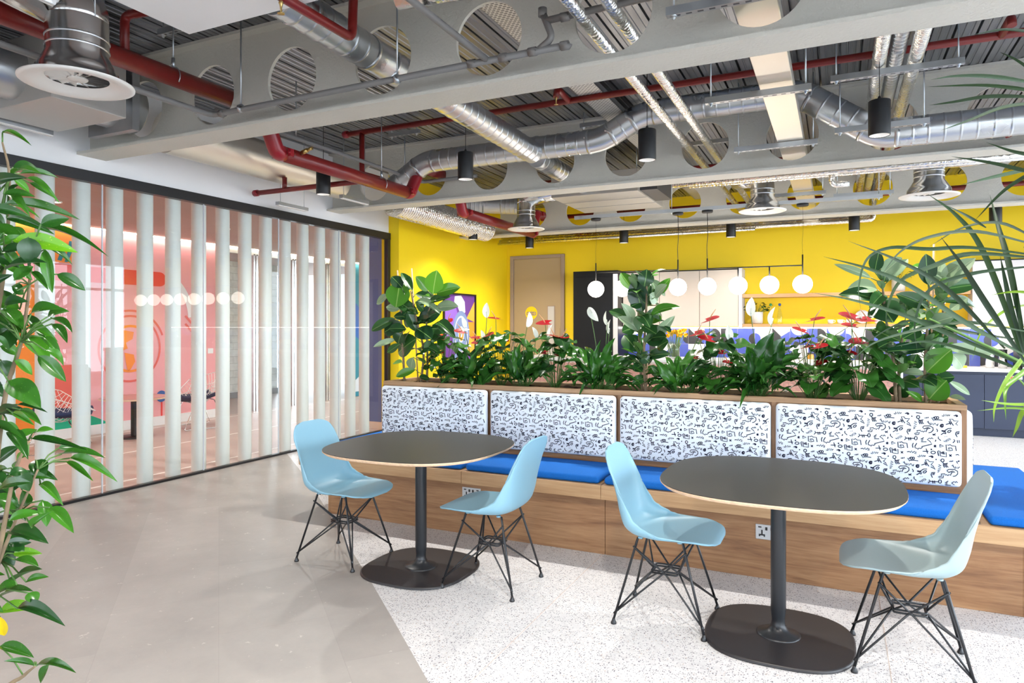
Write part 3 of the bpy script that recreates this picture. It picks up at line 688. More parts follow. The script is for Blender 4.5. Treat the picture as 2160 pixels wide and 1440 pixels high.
# ------------------------------------------------------------------ room behind the partition
XP = -9.0
MT['pink'] = mat('mural_pink', (.88, .40, .42), .6); MT['m_orange'] = mat('mural_orange', (.95, .27, .03), .6); MT['m_red'] = mat('mural_red', (.85, .045, .035), .6)
MT['m_salmon'] = mat('mural_salmon', (.80, .14, .11), .6); MT['m_green'] = mat('mural_green', (.0, .42, .24), .6); MT['m_white'] = mat('mural_white', (.85, .83, .82), .6)
MT['m_teal'] = mat('mural_teal', (.02, .22, .30), .6); MT['m_blue'] = mat('mural_blue', (.02, .12, .42), .6); MT['m_grey'] = mat('mural_grey', (.62, .65, .70), .6)
MT['pilaster'] = mat('pilaster_blue', (.11, .14, .30), .6); MT['room_floor'] = mat('room_floor', (.50, .40, .36), .4, var=.05, vscale=3); MT['room_ceil'] = mat('room_ceiling', (.46, .36, .33), .7)
MT['stripe'] = mat('floor_stripe', (.85, .82, .78), .4)
rf = MB().quad((-13, YF, .001), (XG-.02, YF, .001), (XG-.02, 13.6, .001), (-13, 13.6, .001)).obj('floor_room', 'room_floor'); struct(rf, 'pinkish brown floor with thin pale lines behind the glass partition', 'floor')
for x in (-6.03, -7.36, -8.80):  # thin pale lines running along the room floor
    MB().box(x-.018, x+.018, 0, 13, .001, .0022).obj('stripe_line', 'stripe', rf)
rc = MB().box(-13, XG-.04, YF, 13.6, 2.76, 2.86).obj('ceiling_room', 'room_ceil'); struct(rc, 'dusky pink ceiling of the room behind the partition', 'ceiling')
wp = MB().box(XP-.15, XP, YF, 7.86, 0, 2.76).obj('wall_mural', 'pink'); struct(wp, 'pink mural wall with orange globe behind the glass partition')
def fX(z0): return lambda u, v, z: (z0+z, u, v)
def mural(poly, mi, lay=1, name='mural_shape', par=None): MB().prism(poly, 0, .001, fX(XP+.0015*lay)).obj(name, mi, par or wp)
def arc(cy, cz, r, a0, a1, n=24, sy=1): return [(cy+sy*r*math.cos(a0+(a1-a0)*k/n), cz+r*math.sin(a0+(a1-a0)*k/n)) for k in range(n+1)]
def ringp(cy, cz, r0, r1, a0=0, a1=2*PI-.001, n=48): return arc(cy, cz, r1, a0, a1, n)+list(reversed(arc(cy, cz, r0, a0, a1, n)))
mural([(YF, .13), (5.24, .13), (5.30, 1.2), (5.15, 1.95), (5.34, 2.27), (5.62, 2.27), (5.66, 2.76), (YF, 2.76)], 'm_orange')
mural([(4.6, 2.04)]+arc(6.83, 2.14, .105, -PI/2, PI/2, 10)+[(4.6, 2.245)], 'm_red', 2)
mural([(5.25, .13), (5.78, .13), (5.70, .95), (5.25, .95)], 'm_salmon', 2)
mural([(5.2, .13)]+[(5.2+.86*k/12, .13+.20*math.sin(PI*(.25+.75*k/12))) for k in range(13)], 'm_green', 3)
mural(ringp(6.371, 1.136, .445, .475), 'm_salmon', 2); mural(ringp(6.371, 1.136, .52, .55, .35, 2.2, 30), 'm_salmon', 2)
mural(ringp(6.371, 1.136, .30, .335), 'm_orange', 3)
for blob in ([(6.15, 1.30), (6.25, 1.40), (6.42, 1.37), (6.40, 1.27), (6.30, 1.22), (6.33, 1.14), (6.22, 1.10), (6.12, 1.2)], [(6.28, 1.08), (6.42, 1.05), (6.44, .95), (6.37, .84), (6.33, .82), (6.30, .95)], [(6.5, 1.35), (6.62, 1.3), (6.68, 1.18), (6.69, 1.05), (6.62, .93), (6.55, 1.0), (6.50, 1.12), (6.58, 1.2)]): mural(blob, 'm_orange', 3)
mural(ringp(6.62, 1.55, .70, .80, .05, .95, 20), 'm_white', 2)
for k in (0, 1): mural([(7.25, 1.60-.12*k), (7.28, 1.62-.12*k), (7.42, 1.48-.12*k), (7.39, 1.46-.12*k)], 'm_salmon', 3)
mural(arc(6.857, .42, .085, 0, 2*PI-.01, 20), 'm_blue', 3); mural([(6.85, .13), (6.875, .13), (6.875, .36), (6.85, .36)], 'm_red', 2)
mural([(5.37, 2.30), (5.42, 2.29), (5.45, 2.36), (5.40, 2.38)], 'm_teal', 3); mural([(5.46, 2.28), (5.50, 2.28), (5.55, 2.40), (5.58, 2.55), (5.52, 2.56), (5.50, 2.42)], 'm_teal', 3); mural([(5.43, 2.38), (5.52, 2.48), (5.52, 2.50), (5.42, 2.39)], 'm_teal', 3)
struct(MB().box(XP, XP+.014, YF, 7.86, 0, .13).obj('baseboard_mural', 'white_wall'), 'white skirting board below the pink mural wall', 'baseboard')
MB().box(XP, XP+.006, 7.68, 7.78, 1.02, 1.10).obj('light_switch', 'white_wall', wp)
# glazed screen with metal posts
gs = thing('glazed_screen', 'metal framed glass screen beyond the pink mural wall', 'screen', (XP, 9.5, 0), kind='structure')
for y in (7.93, 8.643, 9.555, 10.48, 11.15):
    for d in (-.03, .03): MB().box(XP-.04, XP+.03, y+d-.022, y+d+.022, 0, 2.68).obj('post', 'steel', gs, .003, 1)
MB().box(XP-.04, XP+.03, 7.87, 11.2, 2.66, 2.76).obj('head_rail', 'cream_duct', gs)
for a, b in ((7.99, 8.59), (8.70, 9.50), (9.61, 10.42), (10.54, 11.1)): MB().quad((XP, a, 0), (XP, b, 0), (XP, b, 2.66), (XP, a, 2.66)).obj('pane', 'glass', gs)
def brickmat():
    m, nt, p = newmat('white_brick'); L = nt.links.new
    tc = nt.nodes.new('ShaderNodeTexCoord'); mp = nt.nodes.new('ShaderNodeMapping'); mp.inputs['Rotation'].default_value = (PI/2, 0, PI/2)
    sx = nt.nodes.new('ShaderNodeSeparateXYZ'); cb = nt.nodes.new('ShaderNodeCombineXYZ'); L(tc.outputs['Object'], sx.inputs[0]); L(sx.outputs['Y'], cb.inputs['X']); L(sx.outputs['Z'], cb.inputs['Y'])
    br = nt.nodes.new('ShaderNodeTexBrick'); br.inputs['Scale'].default_value = 1; br.inputs['Brick Width'].default_value = .5; br.inputs['Row Height'].default_value = .14; br.inputs['Mortar Size'].default_value = .006
    br.inputs['Color1'].default_value = srgb((.84, .82, .77)); br.inputs['Color2'].default_value = srgb((.76, .74, .69)); br.inputs['Mortar'].default_value = srgb((.62, .60, .55)); L(cb.outputs[0], br.inputs['Vector'])
    n = nt.nodes.new('ShaderNodeTexNoise'); n.inputs['Scale'].default_value = 9; n.inputs['Detail'].default_value = 5; L(tc.outputs['Object'], n.inputs['Vector'])
    hs = nt.nodes.new('ShaderNodeHueSaturation'); mr = nt.nodes.new('ShaderNodeMapRange'); mr.inputs['To Min'].default_value = .75; mr.inputs['To Max'].default_value = 1.2; L(n.outputs['Fac'], mr.inputs['Value']); L(mr.outputs[0], hs.inputs['Value']); L(br.outputs['Color'], hs.inputs['Color']); L(hs.outputs[0], p.inputs['Base Color'])
    p.inputs['Roughness'].default_value = .8; return m
MT['white_brick'] = brickmat()
struct(MB().box(-11.2, -11.0, 6, 11.2, 0, 2.76).obj('wall_brick', 'white_brick'), 'whitewashed stone wall behind the glazed screen')
struct(MB().box(-11.0, -10.98, 6, 11.2, 0, .12).obj('baseboard_brick', mat('skirting_grey', (.30, .28, .28), .5)), 'grey skirting below the whitewashed stone wall', 'baseboard')
wt = MB().box(XP-.15, XP, 11.2, 13.6, 0, 2.76).obj('wall_teal', 'm_teal'); struct(wt, 'teal mural wall at the far end behind the partition')
mural([(11.84, .9), (11.90, .9), (11.90, 2.7), (11.84, 2.7)], 'm_red', 1, par=wt); mural([(11.2, .1), (13.5, .1), (13.5, 1.5), (11.7, .75), (11.45, .4), (11.2, .25)], 'm_grey', 2, par=wt)
mural([(11.25, 1.3), (11.6, 1.1), (11.6, 1.7), (11.4, 1.9), (11.25, 2.0)], 'm_blue', 1, par=wt)
struct(MB().box(-6.02, XG-.02, 7.9, 8.3, .1, 2.76).obj('wall_pilaster', 'pilaster'), 'slate blue wall end just behind the right end of the partition')
struct(MB().box(-6.03, XG-.01, 7.89, 8.3, 0, .1).obj('baseboard_pilaster', 'cream_duct'), 'beige skirting of the slate blue wall end', 'baseboard')
struct(MB().box(-13, XG-.05, 13.6, 13.75, 0, 2.86).obj('wall_room_end', 'white_wall'), 'white end wall of the far room')
# LED line along the top of the mural wall
ls = MB().box(XP+.03, XP+.06, 1.0, 13.5, 2.746, 2.757).obj('led_strip', 'led'); tag(ls, 'glowing warm LED strip along the ceiling edge above the pink mural', 'light strip')
for i, yy in enumerate((2.2, 4.4, 6.6, 8.8, 11.0)):  # downlights added to brighten the room behind the partition
    t = thing('added_downlight', ['first', 'second', 'third', 'fourth', 'fifth'][i]+' fill downlight added in the dusky pink ceiling, counted from the camera side', 'light', (-7.4, yy, 2.75), local=True, group='added fill downlights behind the partition')
    MB().lathe([(.05, .006), (.045, -.002), (.06, -.004), (.06, .01)], 24).obj('trim_ring', 'diff_white', t); MB().disc((0, 0, .004), .046, 20, up=False).obj('lamp_lens', 'lamp_face', t)
    ld = bpy.data.lights.new('downlight', 'SPOT'); ld.energy = ROOM_W; ld.spot_size = math.radians(150); ld.spot_blend = 1; ld.shadow_soft_size = .05; ld.color = (1, .93, .86)
    lo = bpy.data.objects.new('downlight', ld); col.objects.link(lo); lo.parent = t; lo.location = (0, 0, -.012)
# coffee table and wire chairs
MT['pink_top'] = mat('pink_tabletop', (.48, .24, .22), .35); MT['chrome'] = metalmat('chrome', (.8, .8, .8), .12, .2, 8)
MT['wire_white'] = mat('wire_white', (.82, .80, .77), .35); MT['navy_pad'] = mat('navy_pad', (.02, .03, .08), .8)
t = thing('coffee_table', 'low round pink topped table with dark pole in front of the mural', 'table', (-8.30, 5.93, 0), local=True)
MB().lathe([(1e-4, .505), (.39, .505), (.40, .512), (.40, .526), (.395, .53), (1e-4, .53)], 40).obj('tabletop', 'pink_top', t)
MB().lathe([(.403, .507), (.403, .525)], 40).obj('edge_band', 'ply', t)
MB().box(-.03, .03, -.03, .03, .02, .505).obj('pole', 'table_metal', t, .004); MB().lathe([(1e-4, .02), (.19, .02), (.2, .012), (.2, .0)], 32).obj('base_plate', 'base_plate', t)
def wire_chair(label, loc, rz):
    t = thing('wire_chair', label, 'chair', loc, rz, 'white wire lounge chairs', local=True)
    # diamond shell: corners front, back top, left wing, right wing
    Fr, Bk, Lw, Rw = Vector((.36, 0, .44)), Vector((-.36, 0, .80)), Vector((-.05, .44, .66)), Vector((-.05, -.44, .66))
    def S(u, v):
        p = Fr*(1-u)*(1-v)+Lw*u*(1-v)+Rw*(1-u)*v+Bk*u*v
        k = 16*u*(1-u)*v*(1-v); p = p+Vector((-.06, 0, -.30))*k**.8
        return p
    m = MB(); N = 12
    for i in range(N+1):
        u = i/N; r = .0055 if i in (0, N) else .0032
        m.tube([S(u, j/10) for j in range(11)], r, 5); m.tube([S(j/10, u) for j in range(11)], r, 5)
    m.obj('wire_shell', 'wire_white', t)
    m = MB()
    def pad(a, b):
        x = .34-.55*b; y = (a-.5)*.52*(1-.25*abs(2*b-1)); return (x, y, .0)
    vv = []
    for j in range(9):
        for i in range(9):
            b = j/8; a = i/8; x = .32-.56*b; y = (a-.5)*.5*(1-.3*(2*b-1)**2)
            vv.append((x, y, .415-.045*math.sin(PI*b)+.06*(2*a-1)**2+.03*b))
    m.add(vv, [(j*9+i, (j)*9+i+1, (j+1)*9+i+1, (j+1)*9+i) for j in range(8) for i in range(8)], 0, True)
    m.obj('seat_pad', 'navy_pad', t, solid=.035)
    for s in (-1, 1):
        MB().tube(bend([(.12, s*.24, .36), (.30, s*.31, .008), (-.30, s*.31, .008), (-.14, s*.24, .40)], .03, 4), .007, 8).obj('sled_leg', 'chrome', t)
    MB().tube([(.12, -.24, .36), (.12, .24, .36)], .007, 8).obj('cross_bar', 'chrome', t); MB().tube([(-.14, -.24, .40), (-.14, .24, .40)], .007, 8).obj('cross_bar', 'chrome', t)
    return t
wc = wire_chair('white wire lounge chair on the right, beyond the pink topped table', (-8.35, 6.95, 0), -1.9)
copy_tree(wc, (-8.25, 4.95, 0), .9, 'white wire lounge chair on the left, nearest the foreground foliage')
# ------------------------------------------------------------------ kitchen
MT['door_leaf'] = mat('door_taupe', (.42, .31, .19), .5); MT['door_frame'] = mat('door_frame', (.36, .27, .21), .5)
MT['cab_dark'] = mat('cabinet_black', (.008, .0075, .008), .28, spec=.25); MT['cab_beige'] = mat('cabinet_beige', (.58, .50, .43), .5); MT['cab_grey'] = mat('cabinet_pale', (.58, .56, .56), .5)
MT['navy'] = mat('navy_cabinet', (.022, .032, .07), .4); MT['stone'] = mat('white_stone', (.82, .80, .77), .3, var=.03, vscale=20)
MT['t_blue'] = mat('tile_blue', (.07, .10, .42), .25); MT['t_black'] = mat('tile_black', (.03, .027, .026), .25); MT['t_white'] = mat('tile_white', (.80, .77, .72), .25)
MT['hex'] = mat('hex_pink', (.62, .32, .25), .35, var=.10, vscale=15); MT['grout'] = mat('grout', (.70, .62, .56), .7)
MT['ceramic'] = mat('ceramic_white', (.82, .82, .80), .25); MT['pot_speck'] = mat('pot_speckled', (.62, .58, .52), .6, var=.2, vscale=120)
MT['clear'] = glassmat('clear_glass', (.93, .95, .95), 1.0); MT['sticker'] = mat('sticker_white', (.8, .82, .85), .4); MT['daff'] = mat('daffodil', (.95, .52, .01), .5); MT['stem_g'] = mat('stem_green', (.12, .26, .05), .5)
MT['amber'] = mat('amber', (.55, .28, .04), .2); MT['cork_g'] = mat('cork_green', (.05, .35, .12), .5); MT['cork_b'] = mat('cork_blue', (.03, .10, .40), .5)
# door
d = thing('door_1', 'taupe door with round game controller sign and slim glass panel', 'door', (-4.9, YB, 0), kind='structure')
y0 = YB-.045
for a, b, z0, z1 in ((-5.433, -5.365, 0, 2.735), (-4.437, -4.369, 0, 2.735), (-5.365, -4.437, 2.672, 2.735)): MB().box(a, b, y0, YB, z0, z1).obj('door_frame', 'door_frame', d, .004, 1)
leaf = MB().box(-5.36, -4.44, YB-.025, YB, .005, 2.668).obj('door_leaf', 'door_leaf', d)
vp = MB(); yv = YB-.027
MB().box(-4.70, -4.55, YB-.032, YB-.024, .72, 1.82).obj('panel_trim', 'door_frame', leaf).location = (0, 0, 0)
MB().box(-4.685, -4.565, YB-.034, YB-.030, .735, 1.805).obj('vision_glass', 'cab_grey', leaf).location = (0, 0, 0)
MB().box(-4.50, -4.455, YB-.031, YB-.025, 1.02, 1.42).obj('push_plate', 'door_leaf', leaf).location = (0, 0, 0)
sg = MB(); fY = lambda yy: (lambda u, v, z: (u, yy-z, v))
sg.prism(list(reversed(arc(-5.013, 1.691, .118, 0, 2*PI-.01, 40))), 0, .002, fY(YB-.025)); s1 = sg.obj('sign_disc', 'yellow', leaf); s1.location = (0, 0, 0)
m = MB(); 
pad = arc(-5.075, 1.68, .036, PI/2, 3*PI/2, 12)+arc(-4.951, 1.68, .036, -PI/2, PI/2, 12)
m.prism(list(reversed(pad)), 0, .001, fY(YB-.0271)); m.prism([(-5.016, 1.715), (-5.016, 1.745), (-5.010, 1.745), (-5.010, 1.715)], 0, .001, fY(YB-.0271))
g = m.obj('controller_icon', 'door_frame', leaf); g.location = (0, 0, 0)
m = MB()
for a in ((-5.075, 1.68, .022, .007), (-5.075, 1.68, .007, .022)): m.box(a[0]-a[2], a[0]+a[2], YB-.0292, YB-.0281, a[1]-a[3], a[1]+a[3])
for dx, dz in ((.015, 0), (-.015, 0), (0, .015), (0, -.015)): m.prism(list(reversed(arc(-4.951+dx, 1.68+dz, .0075, 0, 2*PI-.01, 10))), 0, .001, fY(YB-.0281))
for dx in (-.012, .012): m.box(-5.013+dx-.006, -5.013+dx+.006, YB-.0292, YB-.0281, 1.676, 1.684)
g = m.obj('controller_buttons', 'yellow', leaf); g.location = (0, 0, 0)
# framed poster on the yellow side wall
MT['p_purple'] = mat('poster_purple', (.16, .05, .30), .4); MT['p_lilac'] = mat('poster_lilac', (.30, .14, .60), .4); MT['p_white'] = mat('poster_white', (.72, .72, .80), .4); MT['p_blue'] = mat('poster_blue', (.22, .30, .52), .4); MT['p_or'] = mat('poster_orange', (.92, .33, .03), .4); MT['p_am'] = mat('poster_amber', (.93, .48, .06), .4)
po = thing('framed_poster', 'framed abstract poster in purple, orange and blue on the yellow side wall', 'poster', (XY, 9.58, .9))
PY_, PYb, Z0p, Z1p = 9.06, 10.10, .86, 1.98
MB().box(XY, XY+.006, PY_+.02, PYb-.02, Z0p+.02, Z1p-.02).obj('print', 'p_purple', po)
for a, b, c, e in ((PY_, PYb, Z0p, Z0p+.025), (PY_, PYb, Z1p-.025, Z1p), (PY_, PY_+.025, Z0p, Z1p), (PYb-.025, PYb, Z0p, Z1p)): MB().box(XY, XY+.03, a, b, c, e).obj('frame_bar', 'black', po)
def pst(poly, mi, lay): MB().prism(poly, 0, .0006, fX(XY+.006+.0008*lay)).obj('printed_shape', mi, po)
pst([(PY_+.02, 1.25), (9.45, 1.3), (9.55, 1.6), (9.42, 1.8), (9.2, 1.85), (PY_+.02, 1.7)], 'p_lilac', 1)
pst([(9.42, 1.93), (9.62, 1.95), (9.74, 1.85), (9.76, 1.68), (9.62, 1.62), (9.5, 1.78), (9.40, 1.84)], 'p_white', 2)
pst([(9.8, 1.58), (10.07, 1.86), (10.07, 1.52)], 'p_am', 2); pst([(9.8, 1.52), (10.07, 1.52), (10.07, 1.2), (9.8, 1.35)], 'p_or', 2); pst([(9.8, 1.32), (10.07, 1.2), (10.07, 1.05), (9.7, .95)], 'p_am', 2)
for r_, mi, l in ((.38, 'p_blue', 3), (.30, 'p_white', 4), (.27, 'p_blue', 5), (.13, 'p_white', 6), (.105, 'p_or', 7), (.05, 'p_white', 8)): pst(arc(9.62, 1.32, r_, 0, 2*PI-.01, 36, .72), mi, l)
pst([(9.25, Z0p+.025), (9.9, Z0p+.025), (9.72, 1.05), (9.5, 1.05)], 'p_blue', 3)
# tall dark cabinet
t = thing('tall_cabinet', 'tall glossy black cabinet beside the grey door', 'cabinet', (-3.6, 11.0, 0))
MB().box(-3.98, -3.21, 10.72, YB-.022, 0, 2.36).obj('carcass', 'cab_dark', t); MB().box(-3.965, -3.30, 10.70, 10.72, .10, 2.26).obj('cabinet_door', 'cab_dark', t, .003); MB().box(-3.29, -3.215, 10.705, 10.72, .1, 2.30).obj('filler_panel', 'cab_grey', t)
# upper cabinets
def upper(x0, x1, label, mt, y=10.98):
    t = thing('upper_cabinet', label, 'cabinet', ((x0+x1)/2, y+.15, 1.45), group='wall cabinets')
    MB().box(x0, x1, y+.02, YB, 1.452, 2.325).obj('carcass', mt, t); MB().box(x0+.003, x1-.003, y, y+.019, 1.448, 2.325).obj('cabinet_door', mt, t, .002, 1); MB().box(x0, x1, y, YB, 2.326, 2.342).obj('top_trim', 'cab_dark', t)
upper(-3.205, -2.60, 'beige wall cabinet next to the tall black cabinet', 'cab_beige'); upper(-2.598, -1.966, 'middle beige wall cabinet behind the globe lights', 'cab_beige'); upper(-1.964, -1.375, 'beige wall cabinet nearest the oak shelves', 'cab_beige')
t = thing('end_panel', 'slim white end panel between beige cabinets and oak shelves', 'panel', (-1.35, 11.1, 1.4)); MB().box(-1.373, -1.325, 10.97, YB, 1.43, 2.345).obj('board', 'cab_grey', t)
upper(1.64, 2.28, 'pale grey wall cabinet at far right behind the palm', 'cab_grey'); upper(2.282, 2.95, 'pale grey wall cabinet just outside the right edge', 'cab_grey')
for z0, z1, lab in ((1.890, 1.945, 'upper oak shelf on the yellow kitchen wall'), (1.435, 1.487, 'lower oak shelf holding cups, bottles and a plant')):
    tag(MB().box(-1.323, 1.63, 11.03, YB, z0, z1).obj('wall_shelf', 'shelf_oak', None, .002, 1), lab, 'shelf', 'oak wall shelves')
tag(MB().box(-3.20, 2.95, 11.17, 11.20, 1.420, 1.4345).obj('led_strip', 'led_cool'), 'bright white LED strip under the kitchen cabinets and lower shelf', 'light strip')
# counter and base cabinets
ct = tag(MB().box(-3.20, XR, 10.70, YB, .854, .892).obj('worktop', 'stone', None, .003, 1), 'white stone kitchen worktop along the back wall', 'worktop')
xx = [-3.19, -2.45, -1.75, -1.05, -.35, .35, 1.04, 1.741, 2.44, 3.14]
names = ['first', 'second', 'third', 'fourth', 'fifth', 'sixth', 'seventh', 'eighth', 'ninth']
for i, (a, b) in enumerate(zip(xx[:-1], xx[1:])):
    lab = {6: 'navy base cabinet at the right, visible beyond the planter', 7: 'navy base cabinet at far right with a sliding sign on its door'}.get(i, names[i]+' navy base cabinet from the tall black cabinet, hidden by the island')
    t = thing('base_cabinet', lab, 'cabinet', ((a+b)/2, 11, 0), group='navy base cabinets')
    MB().box(a, b, 10.80, YB-.01, .10, .8535).obj('carcass', 'navy', t); MB().box(a+.002, b-.002, 10.775, 10.799, .105, .815).obj('cabinet_door', 'navy', t, .002, 1); MB().box(a, b, 10.84, YB-.01, 0, .10).obj('plinth', 'navy', t)
    if i == 7:
        sgn = MB().box(1.966, 2.150, 10.770, 10.7745, .764, .806).obj('slide_sign', 'sticker', t, .003, 1)
        rb = MB().box(1.975, 2.052, 10.7685, 10.7699, .770, .800).obj('red_field', 'm_red', sgn); rb.location = (0, 0, 0)
        fc = bpy.data.curves.new('sign_text', 'FONT'); fc.body = 'DIRTY'; fc.size = .024; fc.align_x = 'CENTER'; fc.align_y = 'CENTER'; fc.extrude = .0003
        to = bpy.data.objects.new('tmp', fc); col.objects.link(to); dg = bpy.context.evaluated_depsgraph_get(); me = bpy.data.meshes.new_from_object(to.evaluated_get(dg)); bpy.data.objects.remove(to)
        me.materials.clear(); me.materials.append(MT['sticker']); tx = bpy.data.objects.new('sign_text', me); col.objects.link(tx); tx.parent = sgn; tx.location = (2.0135, 10.768, .785); tx.rotation_euler = (PI/2, 0, 0)
# patterned backsplash tiles
TW, TH = .2575, .268
def tile_mesh(kind):
    m = MB(); w_, h_ = TW-.004, TH-.004; g = .006
    m.box(0, w_, -g, 0, 0, h_, 0)
    f = lambda u, v, z: (u, -g-.0004-z*.001, v)
    def P(poly, mi): m.prism(poly, 0, .0, f, mi)
    def face(poly, mi, l=0): m.poly([(u, -g-.0003-.0003*l, v) for u, v in poly], mi)
    def pie(cx, cy, r_, a0, a1): return [(cx+r_*math.cos(a0+(a1-a0)*k/20), cy+r_*math.sin(a0+(a1-a0)*k/20)) for k in range(21)]
    full = [(0, 0), (w_, 0), (w_, h_), (0, h_)]
    if kind == 0: face(full, 1); face(pie(w_, h_*.35, h_*.33, PI/2, 3*PI/2), 2, 1)
    if kind == 1: face(full, 0); face(pie(0, h_*.35, h_*.33, -PI/2, PI/2), 1, 1)
    if kind == 2: face([(0, 0), (w_*.5, 0), (w_*.5, h_), (0, h_)], 1); face(pie(w_*.5, h_*.5, h_*.48, -PI/2, PI/2), 2, 1)
    if kind == 3: face([(0, 0), (w_, 0), (0, h_)], 2); face([(w_, 0), (w_, h_*.8), (w_*.45, h_*.45)], 1, 1)
    if kind == 4: face(full, 1); face(pie(w_*.5, h_, w_*.46, PI, 2*PI), 0, 1)
    if kind == 5: face([(0, 0), (w_*.45, 0), (w_*.45, h_), (0, h_)], 2); face([(w_*.45, 0), (w_, 0), (w_, h_), (w_*.45, h_)], 1)
    return m.mesh('tile', ['t_white', 't_blue', 't_black'])
tms = [tile_mesh(k) for k in range(6)]
spl = thing('backsplash', 'patterned blue, black and white tile splashback above the worktop', 'splashback', (0, YB, .9), kind='structure')
MB().box(-3.2, XR, YB-.006, YB, .892, 1.435).obj('splash_bed', 'grout', spl)
seq0 = [4, 1, 5, 0, 3, 2, 5, 0, 1, 3, 4, 2]; seq1 = [2, 0, 4, 1, 5, 3]
for r in range(2):
    for i in range(25):
        o = bpy.data.objects.new('tile', tms[(seq0[i % 12] if r else seq1[(i*5+1) % 6])]); col.objects.link(o); o.parent = spl
        o.location = Vector((-3.235+i*TW, YB-.0065, .896+r*TH))-spl.location
# island with pink hexagon mosaic
t = thing('kitchen_island', 'kitchen island with pink hexagon mosaic front and white stone top', 'island', (-1.5, 8.4, 0))
IX0, IX1, IY0, IY1 = -3.72, .60, 7.98, 8.75
MB().box(IX0+.03, IX1-.03, IY0, IY1, 0, 1.03).obj('carcass', 'grout', t); MB().box(IX0, IX1+.02, IY0-.04, IY1+.04, 1.03, 1.062).obj('worktop', 'stone', t, .003, 1)
MB().box(IX1-.03, IX1, IY0-.012, IY1, 0, 1.03).obj('end_panel', 'white_wall', t)
m = MB(); s_ = .026; rows = 0
z = .02
while z < 1.015:
    x = IX0+.05+(s_*.9 if rows % 2 else 0)
    while x < IX1-.05:
        hx = [(x+s_*math.sin(PI/3*k), z+s_*math.cos(PI/3*k)) for k in range(6)]
        m.add([(a, IY0-.006, b) for a, b in hx]+[(a, IY0, b) for a, b in hx], [tuple(range(6))]+[(k, 6+k, 6+(k+1) % 6, (k+1) % 6) for k in range(6)])
        x += s_*1.86
    z += s_*1.61; rows += 1
hx = m.obj('hexagon_mosaic', 'hex', t); hx['kind'] = 'stuff'
# globe pendants
def globe_light(xs_, label):
    t = thing('globe_pendant', label, 'pendant light', ((xs_[0]+xs_[-1])/2, 8.0, 1.8), group='four globe pendant lights')
    zb = 2.108
    for x in xs_:
        MB().sphere((x, 8, 1.905), .1, 28, 16).obj('glass_globe', 'globe', t)
        top = 2.225 if x in (xs_[0], xs_[-1]) else zb
        MB().cyl((x, 8, 2.0), (x, 8, top), .0075, 8).obj('drop_rod', 'pend_black', t)
    MB().cyl((xs_[0], 8, zb), (xs_[-1], 8, zb), .0065, 8).obj('cross_bar', 'pend_black', t)
    for k, x in enumerate((xs_[0], xs_[-1])):
        MB().lathe([(1e-4, 2.745), (.055, 2.745), (.062, 2.752), (.062, 2.772), (1e-4, 2.775)], 24, (x, 8, 0)).obj('ceiling_rose', 'pend_black', t)
        MB().tube([(x, 8, 2.75), (x+.006, 8, 2.5), (x-.004, 8, 2.35), (x, 8, 2.22)], .0035 if (xs_[0] < -2) == (k == 1) else .0012, 6).obj('cable', 'cable', t)
globe_light([-2.676, -2.344, -2.01, -1.677], 'left globe pendant with four glowing balls, partly behind the rubber plant')
globe_light([-1.344, -1.007, -.677, -.341], 'right globe pendant with four glowing balls on a black bar')
# ------------------------------------------------------------------ small kitchen things
def lathe_thing(name, label, cat, loc, prof, mt, grp=None, n=24): return tag(_at(MB().lathe(prof, n).obj(name, mt), loc), label, cat, grp)
def _at(o, loc): o.location = loc; return o
def bottle(label, loc, cork):
    t = thing('glass_bottle', label, 'bottle', loc, local=True, group='glass bottles on the lower shelf')
    MB().lathe([(1e-4, .004), (.042, .004), (.044, .02), (.042, .09), (.030, .17), (.018, .23), (.016, .27), (.019, .275), (.019, .285)], 20).obj('bottle_body', 'clear', t); MB().sphere((0, 0, .295), .022, 14, 8).obj('stopper', cork, t)
bottle('clear glass bottle with green stopper on the lower shelf', (-.93, 11.2, 1.487), 'cork_g'); bottle('clear glass bottle with blue stopper on the lower shelf', (-.80, 11.2, 1.487), 'cork_b')
def cup(label, loc):
    t = thing('coffee_cup', label, 'cup', loc, local=True, group='white cups on the lower shelf')
    MB().lathe([(1e-4, .002), (.028, .002), (.036, .012), (.042, .062), (.038, .062), (.030, .014), (1e-4, .010)], 22).obj('cup_body', 'ceramic', t)
    MB().tube(smoothpath([(.039, 0, .052), (.060, 0, .048), (.060, 0, .026), (.036, 0, .018)], 4), .005, 6).obj('cup_handle', 'ceramic', t)
for i, (x, lab) in enumerate(((-.095, 'leftmost white coffee cup on the lower shelf'), (.035, 'second white coffee cup on the lower shelf'), (.15, 'third white coffee cup on the lower shelf, behind red flowers'), (.52, 'white coffee cup on the lower shelf behind the right rubber plant'))): cup(lab, (x, 11.15, 1.487))
t = thing('serving_plate', 'round white plate standing against the yellow wall on the lower shelf', 'plate', (.33, 11.27, 1.487), local=True); o = MB().lathe([(1e-4, 0), (.06, 0), (.10, .012), (.10, .016), (.06, .006), (1e-4, .005)], 30).obj('plate_disc', 'ceramic', t); o.rotation_euler = (1.4, 0, 0); o.location = (0, 0, .1)
def tap(label, loc):
    t = thing('kitchen_tap', label, 'tap', loc, local=True); MB().lathe([(.028, 0), (.028, .03), (.016, .035), (.014, .2)], 16).obj('tap_body', 'chrome', t)
    MB().tube(smoothpath([(0, 0, .2), (0, -.01, .27), (0, -.09, .30), (0, -.16, .25), (0, -.165, .22)], 5), .012, 10).obj('spout', 'chrome', t); MB().tube([(.02, 0, .05), (.08, 0, .10)], .006, 8).obj('lever', 'chrome', t)
tap('chrome kitchen tap on the back worktop below the shelves', (-1.22, 11.15, .892)); tap('chrome kitchen tap on the back worktop behind the right rubber plant', (1.28, 11.15, .892))
